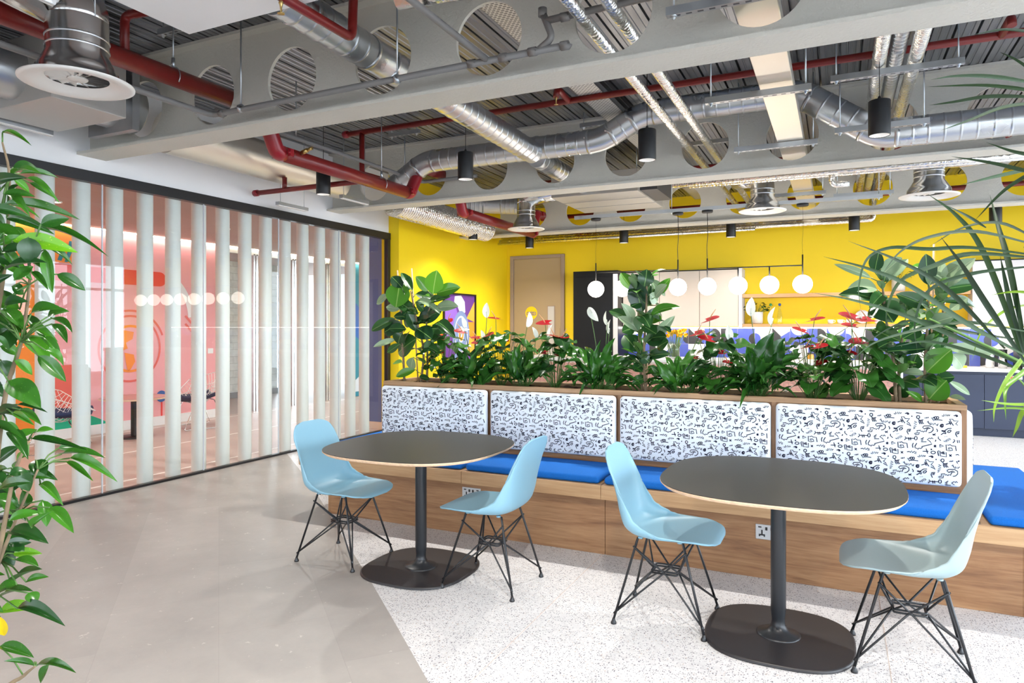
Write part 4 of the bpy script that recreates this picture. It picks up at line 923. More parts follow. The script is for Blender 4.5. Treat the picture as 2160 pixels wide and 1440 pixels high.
def jar(label, loc, mt, r=.045, h=.13):
    t = thing('storage_jar', label, 'jar', loc, local=True, group='jars on the worktop')
    MB().lathe([(1e-4, 0), (r, 0), (r, h*.8), (r*.85, h*.9), (r*.85, h)], 18).obj('jar_body', mt, t); MB().lathe([(r*.9, h), (r*.9, h+.02), (1e-4, h+.022)], 18).obj('jar_lid', 'plastic_black', t)
jar('amber honey jar on the back worktop behind the anthuriums', (-.62, 10.95, .892), 'amber'); jar('amber jar with pale label on the worktop, right of the other jar', (-.36, 10.95, .892), 'amber', .05, .15); jar('white canister on the worktop behind anthurium leaves', (-.80, 11.05, .892), 'ceramic', .05, .16)
for i, (x, lab) in enumerate(((1.84, 'left steel canister on the worktop at far right'), (1.98, 'right steel canister on the worktop at far right'))):
    t = thing('steel_canister', lab, 'canister', (x, 11.0, .892), local=True, group='steel canisters'); MB().lathe([(1e-4, 0), (.05, 0), (.05, .22), (.046, .225)], 22).obj('canister_body', 'steel', t); MB().lathe([(.052, .226), (.052, .25), (1e-4, .255)], 22).obj('canister_lid', 'plastic_black', t)
t = thing('coffee_machine', 'chrome and black coffee machine at the right end of the worktop', 'coffee machine', (2.28, 11.0, .892), local=True)
MB().box(-.15, .15, -.2, .2, 0, .36).obj('machine_body', 'cab_dark', t, .02); MB().lathe([(1e-4, 0), (.05, 0), (.055, .01), (.055, .06), (1e-4, .07)], 20, (-.09, -.2, .3)).obj('brew_head', 'chrome', t); MB().box(-.13, .13, -.24, -.2, .01, .03).obj('drip_tray', 'steel', t)
t = thing('soap_dish', 'small yellow sponge on the worktop at right', 'sponge', (1.53, 10.95, .892), local=True); MB().box(-.045, .045, -.03, .03, 0, .03).obj('sponge_block', 'daff', t, .008)
# daffodils in a glass vase on the island
t = thing('daffodil_vase', 'yellow daffodils in a clear glass vase on the island', 'vase', (-1.80, 8.35, 1.062), local=True)
MB().lathe([(1e-4, .004), (.07, .004), (.07, .20), (.067, .20), (.067, .012), (1e-4, .012)], 28).obj('vase_body', 'clear', t)
for k in range(26):
    a = R.uniform(0, 2*PI); q = R.uniform(.01, .055); tp = Vector((math.cos(a)*R.uniform(.02, .16), math.sin(a)*R.uniform(.02, .14), R.uniform(.27, .36)))
    MB().tube([(math.cos(a)*q, math.sin(a)*q, .015), tp*.6, tp], .0032, 5).obj('flower_stem', 'stem_g', t)
    m = MB(); dirv = (Vector((math.cos(a), math.sin(a)-.6, .35))).normalized(); e1 = dirv.orthogonal().normalized(); e2 = dirv.cross(e1)
    for j in range(6):
        th = j*PI/3; u_ = e1*math.cos(th)+e2*math.sin(th); v_ = -e1*math.sin(th)+e2*math.cos(th)
        m.add([tp, tp+u_*.018+v_*.012, tp+u_*.038+dirv*.004, tp+u_*.018-v_*.012], [(0, 1, 2, 3)])
    m.tube([tp, tp+dirv*.028], [.008, .015], 8, False); m.obj('daffodil_flower', 'daff', t)
# ------------------------------------------------------------------ ceiling services
def ducttube(m, pts, r, seam=.10, bead=.003, n=32, r2=None):
    """spiral seamed round duct along a polyline"""
    P = [Vector(p) for p in pts]; out = []; rs = []
    for a, b in zip(P[:-1], P[1:]):
        L_ = (b-a).length; k = max(1, int(L_/seam))
        for i in range(k):
            t0 = i/k; d = (b-a).normalized()
            c = a+(b-a)*t0
            out += [c, c+d*.004, c+d*.010, c+d*.014, c+d*.02, c+d*(L_/k-.006)]; rs += [r, r+bead, r+bead, r, r, r]
    out.append(P[-1]); rs.append(r)
    m.tube(out, rs, n); return m
def ring(m, c, d, r, w_=.03, t=.006, n=28, mi=0):
    c = Vector(c); d = Vector(d).normalized(); m.tube([c-d*w_/2, c-d*w_/2, c+d*w_/2, c+d*w_/2], [r, r+t, r+t, r], n, True, mi); return m
def pipe(name, label, cat, pts, r, mt, grp=None, rb=.08, n=14):
    return tag(MB().tube(bend(pts, rb) if len(pts) > 2 else pts, r, n).obj(name, mt), label, cat, grp)
# --- red fire main
t = thing('fire_main', 'thick dark red fire main pipe dipping below the beams with bolted couplings', 'pipe', (-4.08, 5, 2.7))
xm = -4.08
segs = [[(xm, .3, 3.144), (xm, 3.93, 3.144)], [(xm, 4.22, 2.855), (xm, 5.98, 2.855)], [(xm-.02, 6.36, 3.19), (xm-.02, 6.98, 3.19)], [(xm-.02, 7.27, 2.83), (xm-.02, 9.28, 2.83)], [(xm-.02, 9.52, 3.15), (xm-.02, 11.2, 3.15)]]
for s in segs: MB().tube(s, .062, 24).obj('pipe_run', 'red', t)
for a, b in zip(segs[:-1], segs[1:]):
    p0, p1 = Vector(a[1]), Vector(b[0]); mid0 = p0+Vector((0, .07, 0)); mid1 = p1-Vector((0, .07, 0))
    MB().tube(bend([p0, mid0, mid1, p1], .06, 5), .064, 22).obj('elbow', 'red2', t)
    for q, d in ((p0, (0, 1, 0)), (p1, (0, 1, 0))):
        m = ring(MB(), q, d, .06, .055, .02, 24)
        for s in (-1, 1): m.cyl(Vector(q)+Vector((s*.088, -.035, .0)), Vector(q)+Vector((s*.088, .035, 0)), .010, 8); m.box(q[0]+s*.084-.014, q[0]+s*.084+.014, q[1]-.02, q[1]+.02, q[2]-.03, q[2]+.03)
        m.obj('coupling', 'red2', t)
for y, z in ((3.2, 3.144), (5.55, 2.855), (8.9, 2.83), (1.6, 3.144)):
    m = MB(); m.tube([Vector((xm, y, z))+Vector((.068*math.cos(a), 0, .068*math.sin(a))) for a in [-.2*PI+k*1.4*PI/14-PI*.0 for k in range(15)]], .004, 6); m.tube([(xm, y, z+.065), (xm, y, z+.13)], .012, 8); m.cyl((xm, y, z+.12), (xm, y, ZD), .005, 8); m.obj('pipe_hanger', 'rod', t)
m = MB(); m.cyl((xm+.06, 4.36, 2.885), (xm+.13, 4.36, 2.905), .018, 12); m.cyl((xm+.13, 4.36, 2.905), (xm+.18, 4.36, 2.915), .014, 8); m.obj('test_valve', 'brass', t)
# --- red sprinkler branches
g = 'red sprinkler branch pipes'
def branch(label, pts, r=.028, extra=()):
    t = thing('sprinkler_pipe', label, 'pipe', pts[0], group=g)
    MB().tube(bend(pts, .05) if len(pts) > 2 else pts, r, 14).obj('pipe_run', 'red', t)
    for e in extra: MB().tube(bend(e, .04) if len(e) > 2 else e, r*.95, 12).obj('pipe_tee', 'red', t)
    for p in (pts[0],): ring(MB(), p, Vector(pts[1])-Vector(pts[0]), r, .05, .008, 16).obj('end_fitting', 'red2', t)
    return t
br2 = branch('long thin red sprinkler pipe below the deck in the middle bay', [(-4.56, 5.6, 3.42), (XR-.1, 5.6, 3.42)], .028, [[(-4.36, 5.6, 3.42), (-4.36, 5.6, 3.0), (-4.12, 5.6, 2.92)], [(-2.12, 5.6, 3.42), (-2.12, 5.32, 3.44), (-2.12, 5.30, 3.36)], [(1.0, 5.6, 3.42), (1.0, 5.3, 3.42), (1.0, 5.28, 3.36)]])
branch('short thin red pipe running to the white wall below the pale duct', [(-5.60, 5.4, 2.87), (-4.1, 5.4, 2.87)], .026, [[(-5.2, 5.4, 2.87), (-5.2, 5.4, 3.0)]])
branch('red sprinkler pipe rising from the fire main at upper left', [(-4.08, 2.85, 3.16), (-4.08, 2.85, 3.42), (-3.0, 3.0, 3.42)], .028)
br4 = branch('red sprinkler pipe at the top turning upward beside the near duct', [(-2.45, .85, 3.06), (-2.45, 3.06, 3.06), (-2.45, 3.08, 3.5)], .026)
branch('red sprinkler pipe beyond the farthest beam, seen through its holes', [(-4.4, 10.4, 3.23), (XR-.1, 10.4, 3.23)], .034)
branch('red sprinkler pipe in the bay above the island', [(-4.0, 8.55, 3.4), (XR-.1, 8.55, 3.4)], .026)
def sprinkler(par, loc):
    m = MB().lathe([(.010, .03), (.012, .02), (.008, .012), (.006, 0), (.004, -.03)], 10, loc); m.lathe([(1e-4, -.034), (.018, -.032), (.018, -.03), (1e-4, -.03)], 14, loc); m.obj('sprinkler_head', 'brass', par)
sprinkler(br4, (-2.45, 2.52, 3.005)); sprinkler(br2, (-2.12, 5.30, 3.33))
# --- spiral ducts
def duct(label, pts, r, joints=(), name='spiral_duct', mt='galv', grp='round metal ducts', seam=.105, bead=.003):
    t = thing(name, label, 'duct', pts[0], group=grp)
    # straight runs and elbows
    P = [Vector(p) for p in pts]
    cut = r*1.0
    for i in range(len(P)-1):
        a, b = P[i], P[i+1]; d = (b-a).normalized()
        a2 = a+d*cut if i > 0 else a; b2 = b-d*cut if i < len(P)-2 else b
        if (b2-a2).length > .02: ducttube(MB(), [a2, b2], r, seam, bead).obj('duct_run', mt, t)
        if i < len(P)-2:
            e = (P[i+2]-b).normalized(); k = [b-d*cut*(1-q_)**2+e*cut*q_*q_ for q_ in [j_/8 for j_ in range(9)]]
            m = MB().tube(k, r, 28, False); m.obj('elbow', mt, t)
            for q, dd in ((k[0], d), (k[-1], e)): ring(MB(), q, dd, r, .025, .005).obj('duct_collar', mt, t)
    for q, dd in joints: ring(MB(), q, dd, r, .03, .006).obj('duct_collar', mt, t)
    return t
duct('spiral duct crossing in front of the middle beam and stepping over the foil pipes', [(-4.38, 6.2, 2.98), (-3.98, 6.2, 3.21), (-2.02, 6.2, 3.21), (-1.62, 6.2, 3.41), (-.30, 6.2, 3.41), (.30, 6.2, 2.985), (XR-.05, 6.2, 2.985)], .113, [((-2.68, 6.2, 3.21), (1, 0, 0))])
duct('spiral duct running away through the nearest beam into the cross duct', [(-2.68, 2.72, 3.20), (-2.68, 3.6, 3.18), (-2.68, 6.08, 3.14)], .105, [((-2.68, 3.2, 3.19), (0, 1, 0)), ((-2.68, 6.0, 3.14), (0, 1, 0))])
duct('short spiral duct leaving the cross duct through the middle beam', [(-2.72, 6.28, 3.14), (-2.72, 7.66, 3.12)], .098)
duct('large smooth pale duct beside the white wall in the middle bay', [(-5.32, 4.1, 3.16), (-5.32, 6.4, 3.15)], .19, [((-5.32, 4.75, 3.16), (0, 1, 0)), ((-5.32, 5.6, 3.15), (0, 1, 0))], mt='cream_duct', seam=5, bead=0)
duct('ribbed flexible duct above the yellow side wall', [(-4.9, 6.92, 2.96), (-4.9, 9.35, 2.93)], .165, mt='foil', name='flexible_duct', seam=.045, bead=.007)
duct('short galvanised duct with open end above the flexible duct', [(-4.95, 8.7, 3.26), (-4.55, 8.9, 3.24), (-4.0, 9.05, 3.2)], .14, mt='galv_dull', seam=.06)
duct('round galvanised duct with flanges at upper left, ending at the nearest beam', [(-5.05, .3, 3.19), (-5.05, 3.6, 3.16)], .185, [((-5.05, 2.3, 3.17), (0, 1, 0)), ((-5.05, 2.55, 3.17), (0, 1, 0)), ((-5.05, 3.3, 3.16), (0, 1, 0)), ((-5.05, 3.5, 3.16), (0, 1, 0))], seam=9, bead=0)
# attenuator boxes at upper left
t = thing('duct_box', 'rectangular galvanised duct box at upper left beside the white wall', 'duct', (-5, 3, 2.9))
MB().box(-5.42, -4.62, 2.72, 3.24, 2.945, 3.4).obj('box_casing', 'unit', t, .004, 1); MB().box(-5.30, -4.78, 3.40, 3.46, 2.93, 3.40).obj('flange_frame', 'galv_dull', t); MB().box(-5.35, -4.7, 2.3, 2.36, 2.95, 3.42).obj('flange_frame', 'galv_dull', t)
t = thing('ceiling_unit', 'white ceiling unit with flat underside at the top left', 'air unit', (-2.9, 2.1, 3.1)); MB().box(-3.31, -2.25, 1.3, 2.70, 3.10, 3.42).obj('casing', 'white_wall', t, .003, 1)
for x in (-3.25, -2.31): MB().cyl((x, 2.5, 3.42), (x, 2.5, ZD), .006, 8).obj('hanger_rod', 'rod', t)
t = thing('ceiling_unit', 'flat galvanised fan coil unit hanging above the kitchen island', 'air unit', (-2.6, 8.3, 3)); MB().box(-3.13, -2.06, 7.66, 8.88, 3.0, 3.26).obj('casing', 'unit', t, .004, 1); MB().box(-2.06, -1.86, 7.75, 8.5, 3.02, 3.24).obj('side_box', 'unit_dark', t)
for x in (-3.08, -2.1):
    for y in (7.75, 8.8): MB().cyl((x, y, 3.26), (x, y, ZD), .006, 8).obj('hanger_rod', 'rod', t)
for i, zf in enumerate((8.07, 8.47)): MB().box(-3.13, -2.06, zf-.004, zf+.004, 2.996, 3.001).obj('panel_joint', 'galv_dull', t)
# --- swirl diffusers
def diffuser(loc, label, R0=.265, neck=.15, H=.33, elbow=None):
    t = thing('swirl_diffuser', label, 'diffuser', loc, local=True, group='round swirl diffusers on metal necks')
    s = R0/.265
    MB().lathe([(.145*s, .035), (.165*s, .020), (.20*s, .004), (.245*s, 0), (.265*s, .006), (.265*s, .012), (.24*s, .016)], 48).obj('face_ring', 'diff_white', t)
    MB().lathe([(.24*s, .014), (.195*s, .02), (.19*s, .07), (.17*s, .10), (neck, .16), (neck, H)], 40).obj('cone', 'steel', t)
    for z in (.19, .24): m = MB(); m.lathe([(neck, z-.006), (neck+.005, z), (neck, z+.006)], 40); m.obj('neck_bead', 'galv', t)
    MB().lathe([(1e-4, .028), (.045*s, .028), (.05*s, .034), (.03*s, .04)], 24).obj('hub', 'diff_white', t)
    bm_ = MB(); a = .22
    bm_.add([(.042*s, -.003, .032), (.145*s, -.010, .034), (.145*s, .038*s, .058), (.042*s, .012*s, .045)], [(0, 1, 2, 3)])
    me = bm_.mesh('vane', 'diff_white')
    for k in range(14):
        o = bpy.data.objects.new('vane', me); col.objects.link(o); o.parent = t; o.rotation_euler = (0, 0, 2*PI*k/14)
    MB().disc((0, 0, .11), .15*s, 32, up=False).obj('plenum_back', 'unit_dark', t)
    for sx_ in (-1, 1): MB().cyl((sx_*neck*.98, 0, H-.04), (sx_*neck*.98, 0, ZD-loc[2]), .003, 6).obj('hanger_rod', 'rod', t)
    if elbow:
        P = [Vector((0, 0, H-.02)), Vector((0, 0, H+.07)), Vector(elbow)]
        m = MB().tube(bend(P, .09, 5), neck*.985, 32); m.obj('elbow_duct', 'steel', t)
    return t
diffuser((-3.66, 2.29, 2.735), 'large swirl diffuser with metal neck at upper left', .27, .148, .34, (-.42, -.42, .66))
diffuser((-3.66, 8.1, 2.705), 'swirl diffuser above the yellow side wall, beside the red pipe', .24, .12, .34, (.5, -.1, .46))
diffuser((-.75, 8.0, 2.715), 'swirl diffuser above the right globe pendant', .25, .125, .34, (-.3, .3, .45))
diffuser((.80, 7.72, 2.705), 'swirl diffuser at upper right of the kitchen, partly behind palm leaves', .26, .13, .32, (.6, .1, .42))
# --- foil pipes
def foilrun(label, pts, r, clamps=()):
    t = thing('foil_pipe', label, 'pipe', pts[0], group='foil wrapped pipes')
    MB().tube(bend(pts, .06) if len(pts) > 2 else pts, r, 16).obj('pipe_run', 'foil', t)
    for q, d in clamps: ring(MB(), q, d, r, .012, .003, 16).obj('clip', 'strut', t)
    return t
for x, lab in ((-1.245, 'left foil pipe of the central pair passing through all beams'), (-1.065, 'right foil pipe of the central pair passing through all beams')):
    foilrun(lab, [(x, .4, 3.13), (x, 10.9, 3.10)], .036, [((x, y, 3.12), (0, 1, 0)) for y in (4.55, 5.9, 8.0)])
for x, lab in ((.255, 'left foil pipe of the pair at upper right'), (.475, 'right foil pipe of the pair at upper right')):
    foilrun(lab, [(x, .4, 3.26), (x, 10.9, 3.26)], .046, [((x, y, 3.26), (0, 1, 0)) for y in (4.9, 6.0)])
duct('slim spiral duct between the two foil pipes at upper right', [(.365, .4, 3.31), (.365, 10.9, 3.31)], .05, seam=.06, bead=.002)
for k, (y, z, r, x0) in enumerate(((7.12, 2.915, .032, -1.55), (7.19, 2.955, .036, -1.55), (7.27, 2.92, .028, -1.4))):
    foilrun(['lowest', 'thickest', 'rearmost'][k]+' foil pipe of the bundle just beyond the middle beam', [(x0, y, z), (3.6, y, z)], r)
for k, (y, z, r) in enumerate(((10.72, 2.93, .035), (10.82, 2.97, .05), (10.66, 2.885, .022))):
    foilrun(['lower', 'thick', 'thin'][k]+' foil pipe along the yellow kitchen wall above the door', [(-5.35, y, z), ((.45 if k < 2 else -1.1), y, z)]+([(.45, y, 3.5)] if k < 2 else []), r)
foilrun('foil elbow pipe dropping at the end of the bundle beyond the middle beam', [(-.05, 7.2, 2.95), (-.05, 7.2, 2.80), (.1, 7.2, 2.80)], .03)
t = thing('foil_bundle', 'crumpled foil wrapped pipe fittings at the top centre', 'pipe', (-1.6, 2.9, 3)); 
for a, b in (((-2.0, 2.86, 3.10), (-1.62, 2.9, 3.10)), ((-1.55, 2.95, 3.12), (-1.15, 2.98, 3.10))):
    MB().tube([a, a, b, b], [.03, .055, .055, .03], 12).obj('wrapped_fitting', 'foil', t)
# --- flat rectangular duct
tag(MB().box(-.465, -.26, .4, 10.9, 3.02, 3.10).obj('flat_duct', 'cream_duct', None, .003, 1), 'flat rectangular metal duct passing under the deck through all beams', 'duct')
# --- perforated cable trays
def traymat():
    m, nt, p = newmat('cable_tray'); L = nt.links.new
    tc = nt.nodes.new('ShaderNodeTexCoord'); br = nt.nodes.new('ShaderNodeTexBrick'); br.inputs['Scale'].default_value = 1; br.inputs['Brick Width'].default_value = .035; br.inputs['Row Height'].default_value = .022; br.inputs['Mortar Size'].default_value = .0075; br.inputs['Mortar Smooth'].default_value = .2
    br.inputs['Color1'].default_value = br.inputs['Color2'].default_value = srgb((.02, .018, .018)); br.inputs['Mortar'].default_value = srgb((.62, .60, .56)); L(tc.outputs['Object'], br.inputs['Vector']); L(br.outputs['Color'], p.inputs['Base Color']); p.inputs['Roughness'].default_value = .4; p.inputs['Metallic'].default_value = .3; return m
MT['tray'] = traymat()
def tray(label, x0, x1, y0, y1, z):
    t = thing('cable_tray', label, 'cable tray', (x0, y0, z), group='perforated cable trays')
    MB().box(x0, x1, y0, y1, z, z+.003).obj('tray_base', 'tray', t)
    for x in (x0, x1-.003): MB().box(x, x+.003, y0, y1, z, z+.05).obj('tray_side', 'strut', t)
tray('perforated cable tray near the centre, running away below the deck', -2.02, -1.80, .4, 10.9, 3.44)
# --- grey drain pipes
g = 'grey plastic drain pipes'
t = thing('drain_pipe', 'grey drain pipe along the face of the nearest beam', 'pipe', (-4, 3.45, 2.96), group=g)
MB().tube(bend([(-4.0, .3, 2.945), (-4.0, 3.45, 2.945), (-1.33, 3.45, 2.965)], .06), .0195, 14).obj('pipe_run', 'greypipe', t)
MB().tube(bend([(-1.48, 3.45, 2.97), (-1.40, 3.45, 3.02), (-1.46, 3.45, 3.17)], .04), .0195, 14).obj('pipe_riser', 'greypipe', t); MB().tube([(-1.45, 3.45, 3.12), (-.2, 3.45, 3.145), (2.2, 3.45, 3.17)], .0195, 14).obj('pipe_run', 'greypipe', t)
MB().tube(bend([(-1.86, .4, 3.06), (-1.86, 3.2, 3.02), (-1.80, 3.45, 2.965)], .05), .0185, 14).obj('pipe_branch', 'greypipe', t)
for c, d in (((-1.33, 3.45, 2.965), (1, 0, 0)), ((-1.46, 3.45, 3.17), (0, 0, 1)), ((-3.9, 3.45, 2.945), (1, 0, 0)), ((-1.9, 3.45, 2.962), (1, 0, 0)), ((-1.7, 3.45, 2.963), (1, 0, 0)), ((-1.52, 3.45, 2.965), (1, 0, 0)), ((-1.33, 3.45, 3.12), (1, 0, 0)), ((-4.0, 2.95, 2.945), (0, 1, 0))): ring(MB(), c, d, .0195, .045, .005, 16).obj('pipe_socket', 'greypipe', t)
for c in ((-3.72, 3.45), (-2.42, 3.45), (-4.0, 2.66), (-.35, 3.45)):
    zz = 2.955 if c[0] < -1 else 3.14
    m = ring(MB(), (c[0], c[1], zz), (1, 0, 0) if c[0] > -3.9 else (0, 1, 0), .02, .022, .008, 16); m.cyl((c[0], c[1], zz+.02), (c[0], c[1], ZD), .0055, 8); m.obj('pipe_hanger', 'rod', t)
t = thing('drain_pipe', 'grey drain pipe beside the red fire main in the middle bay', 'pipe', (-4.25, 5, 3.09), group=g)
MB().tube(bend([(-4.25, 3.7, 3.085), (-4.25, 6.55, 3.085), (-3.55, 6.55, 3.09)], .06), .0195, 14).obj('pipe_run', 'greypipe', t)
for y in (4.55, 6.2): m = ring(MB(), (-4.25, y, 3.085), (0, 1, 0), .02, .022, .008, 16); m.cyl((-4.25, y, 3.1), (-4.25, y, ZD), .0055, 8); m.obj('pipe_hanger', 'rod', t)
pipe('conduit', 'slim grey conduit pipe descending at the upper right', 'pipe', [(1.35, 6.0, 2.6), (1.55, 5.6, 3.5)], .02, 'greypipe')
# --- strut channels with rods
def strut(label, x0, x1, y, z, rods=True, h=.041, top=None, slots=True, rodx=None):
    t = thing('strut_channel', label, 'strut', (x0, y, z), group='slotted strut channels')
    MB().box(x0, x1, y-.0205, y+.0205, z, z+h).obj('channel', 'strut', t)
    if slots:
        m = MB(); x = x0+.04
        while x < x1-.05: m.box(x, x+.028, y-.007, y+.007, z-.0006, z+.0002); x += .055
        if m.v: m.obj('slots', 'unit_dark', t)
    if rods:
        for x in (rodx or (x0+.035, x1-.035)):
            MB().cyl((x, y, z-.02), (x, y, top or ZD), .005, 8).obj('threaded_rod', 'rod', t); m = MB(); m.lathe([(1e-4, -.012), (.010, -.012), (.010, 0), (.018, 0), (.018, .003)], 6, (x, y, z-.003)); m.obj('nut', 'rod', t)
strut('short strut under the deck at upper left, holding the red pipe', -4.28, -3.92, 3.25, 3.48, True)
strut('short strut under the deck left of the middle red branch', -4.29, -3.91, 5.97, 3.45); strut('short strut beside the cable tray above the cross duct', -2.32, -1.72, 6.45, 3.43)
strut('slotted strut at the top centre in front of the nearest beam', -2.05, -1.45, 3.30, 3.33); strut('long slotted strut under the flat duct at the top right', -.76, -.10, 3.36, 2.97)
strut('long slotted strut under the flat duct in the middle bay', -.81, -.15, 4.75, 2.955); strut('slotted strut under the flat duct near the middle beam', -.82, -.15, 6.25, 2.975)
strut('thick slotted strut under the foil pipes at upper right', -.045, .75, 5.3, 3.165); strut('lower slotted strut hanging behind the largest pendant', -.02, .60, 5.75, 2.915)
strut('slotted strut under the right foil pipes above the kitchen', -.04, .535, 8.24, 2.85); strut('slotted strut under the flat duct above the kitchen', -.80, -.12, 8.6, 2.965); strut('slotted strut holding pipes near the middle beam, seen through its hole', -1.6, -.7, 7.5, 3.40)
# long strut carrying the globe pendants
strut('long plain strut carrying the globe pendants', -2.95, .42, 8.0, 2.7755, True, .041, None, False, (-1.75, .385))
# small strip lights on the wall side
def strip(label, p0, p1):
    t = thing('strip_fitting', label, 'light fitting', p0, group='slim metal strip fittings'); MB().bar(p0, p1, .05, .035).obj('body', 'strut', t); MB().bar(Vector(p0)+Vector((0, 0, -.02)), Vector(p1)+Vector((0, 0, -.02)), .036, .01).obj('lens', 'diff_white', t)
    for p in (p0, p1): q = Vector(p)*.9+Vector(p1 if p == p0 else p0)*.1; MB().cyl(q, (q.x, q.y, ZD), .003, 6).obj('hanger_rod', 'rod', t)
strip('slim metal strip fitting at far upper left below the duct box', (-5.5, 2.5, 2.955), (-5.5, 3.24, 2.945)); strip('slim metal strip fitting beside the white wall in the middle bay', (-5.4, 5.5, 2.765), (-5.4, 5.95, 2.765)); strip('small metal strip fitting below the fire main', (-4.75, 5.75, 2.83), (-4.75, 6.2, 2.83))
# blue valve levers
for i, (p, lab) in enumerate((((-4.55, 2.75, 3.2), 'blue valve lever near the red pipe, right of the large diffuser'), ((-4.35, 1.95, 3.15), 'blue valve lever at the far upper left edge'))):
    t = thing('valve_lever', lab, 'valve', p, local=True, group='blue valve levers'); MB().bar((0, 0, .06), (.03, .08, -.05), .03, .012).obj('lever', 'blue_valve', t); MB().cyl((0, -.03, .06), (0, .05, .06), .022, 12).obj('valve_body', 'brass', t)
    MB().cyl((0, 0, .06), (0, 0, ZD-p[2]), .009, 8).obj('valve_stem', 'rod', t)
# ------------------------------------------------------------------ plants
MT['rubber'] = leafmat('rubber_leaf', (.010, .046, .016), (.032, .115, .022), ((.16, .30, .08), .018), .26, sub=.10, back=(.13, .22, .10))
MT['rubber_bright'] = leafmat('rubber_leaf_bright', (.05, .20, .015), (.09, .27, .02), ((.25, .42, .10), .018), .28, sub=.25, back=(.12, .25, .06))
MT['rubber_pale'] = leafmat('rubber_leaf_pale', (.20, .30, .17), (.30, .40, .24), ((.45, .52, .32), .018), .3, sub=.1)
MT['anth'] = leafmat('anthurium_leaf', (.008, .042, .012), (.045, .17, .02), ((.07, .16, .04), .014), .26, sub=.22, back=(.06, .16, .03))
MT['lily'] = leafmat('lily_leaf', (.012, .07, .012), (.05, .20, .02), None, .25, sub=.2, back=(.05, .16, .03))
MT['spathe_red'] = mat('spathe_red', (.30, .004, .010), .25); MT['spadix'] = mat('spadix', (.55, .30, .14), .5)
MT['spathe_white'] = leafmat('spathe_white', (.78, .82, .74), (.86, .88, .80), None, .4, sub=.3)
MT['stem'] = mat('plant_stem', (.07, .16, .03), .5); MT['bark'] = mat('plant_bark', (.20, .14, .08), .8, var=.2, vscale=40); MT['stake'] = mat('bamboo_stake', (.50, .33, .19), .6)
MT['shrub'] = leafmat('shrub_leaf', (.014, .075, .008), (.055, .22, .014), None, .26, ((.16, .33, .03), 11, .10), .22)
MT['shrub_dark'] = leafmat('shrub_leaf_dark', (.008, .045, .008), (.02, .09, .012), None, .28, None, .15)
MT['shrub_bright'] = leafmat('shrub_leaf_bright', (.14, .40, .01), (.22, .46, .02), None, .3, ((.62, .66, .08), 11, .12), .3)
MT['leaf_yellow'] = mat('leaf_yellow', (.80, .58, .01), .4)
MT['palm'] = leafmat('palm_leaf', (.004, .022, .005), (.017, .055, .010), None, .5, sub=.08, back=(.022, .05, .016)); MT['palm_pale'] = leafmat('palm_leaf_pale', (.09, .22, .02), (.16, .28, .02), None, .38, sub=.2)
MT['planter_pot'] = mat('planter_pot', (.20, .20, .21), .5)
def leaf_mesh(name, mt, width, bend_=.25, fold=.18, tip=.06, nu=6, nv=10, heart=0, wave=0, droop=0):
    """blade along +y of unit length; width(t) gives the half width"""
    m = MB()
    def f(u, v):
        a = 2*u-1; t = v; hw = width(t)
        x = a*hw; y = t
        if heart: y = t-heart*(a*a)*(1-t)**3 if True else t
        z = bend_*(.25-(t-.5)**2)*1.0 - droop*t*t + fold*abs(x)+wave*math.sin(t*9)*abs(a)*hw
        return (x, y, z)
    m.grid(f, nu, nv); return m.mesh(name, mt)
def w_ell(W, p=.8, pk=.5):
    def w_(t):
        q = t**(math.log(.5)/math.log(pk)); return W*max(math.sin(PI*min(max(q, 0), 1)), 0)**p*(1 if t < .97 else .6)+.001
    return w_
def w_heart(W): return lambda t: W*(math.sqrt(max(0, 1-((t-.28)/.74)**2)) if t > .28 else math.sqrt(max(0, 1-((.28-t)/.42)**2)))*(1-.55*max(0, t-.45)**1.2)+.001
LM = {}
for k in range(3):
    b = (.18, .35, -.12)[k]; d = (.0, .22, .1)[k]
    for key in ('rubber', 'rubber_bright', 'rubber_pale'): LM[key, k] = leaf_mesh('leaf', key, w_ell(.5, .72, .5), b, .16, droop=d)
    LM['anth', k] = leaf_mesh('leaf', 'anth', w_heart(.5), (.2, .3, .1)[k], .10, heart=.32, wave=.2, droop=(0, .25, .1)[k])
    LM['lily', k] = leaf_mesh('leaf', 'lily', w_ell(.5, .85, .48), (.9, .6, 1.1)[k], .22, wave=.25, droop=(.25, .05, .5)[k])
    for key in ('shrub', 'shrub_dark', 'shrub_bright', 'leaf_yellow'): LM[key, k] = leaf_mesh('leaf', key, w_ell(.5, .85, .42), (.22, .35, .1)[k], .2, droop=(.05, .25, .12)[k])
LM['red', 0] = leaf_mesh('spathe', 'spathe_red', w_heart(.5), .1, .04, heart=.3); LM['white', 0] = leaf_mesh('spathe', 'spathe_white', w_ell(.5, .75, .42), .18, .3)
def put_leaf(parent, key, base, tip, wd, nrm=None, name='leaf', k=None):
    base = Vector(base); tip = Vector(tip); d = tip-base; l = d.length
    if l < 1e-4: return
    d /= l; n = Vector(nrm) if nrm is not None else Vector((0, -.35, 1))
    x = d.cross(n)
    if x.length < 1e-3: x = d.cross(Vector((1, 0, 0)))
    x.normalize(); n = x.cross(d)
    kk = R.randrange(3) if k is None else k
    me = LM.get((key, kk)) or LM[key, 0]
    o = bpy.data.objects.new(name, me); col.objects.link(o); o.parent = parent
    M = Matrix((( x.x*wd, d.x*l, n.x*l), (x.y*wd, d.y*l, n.y*l), (x.z*wd, d.z*l, n.z*l))).to_4x4(); M.translation = base-parent.location
    o.matrix_local = M; return o
YP = 4.86
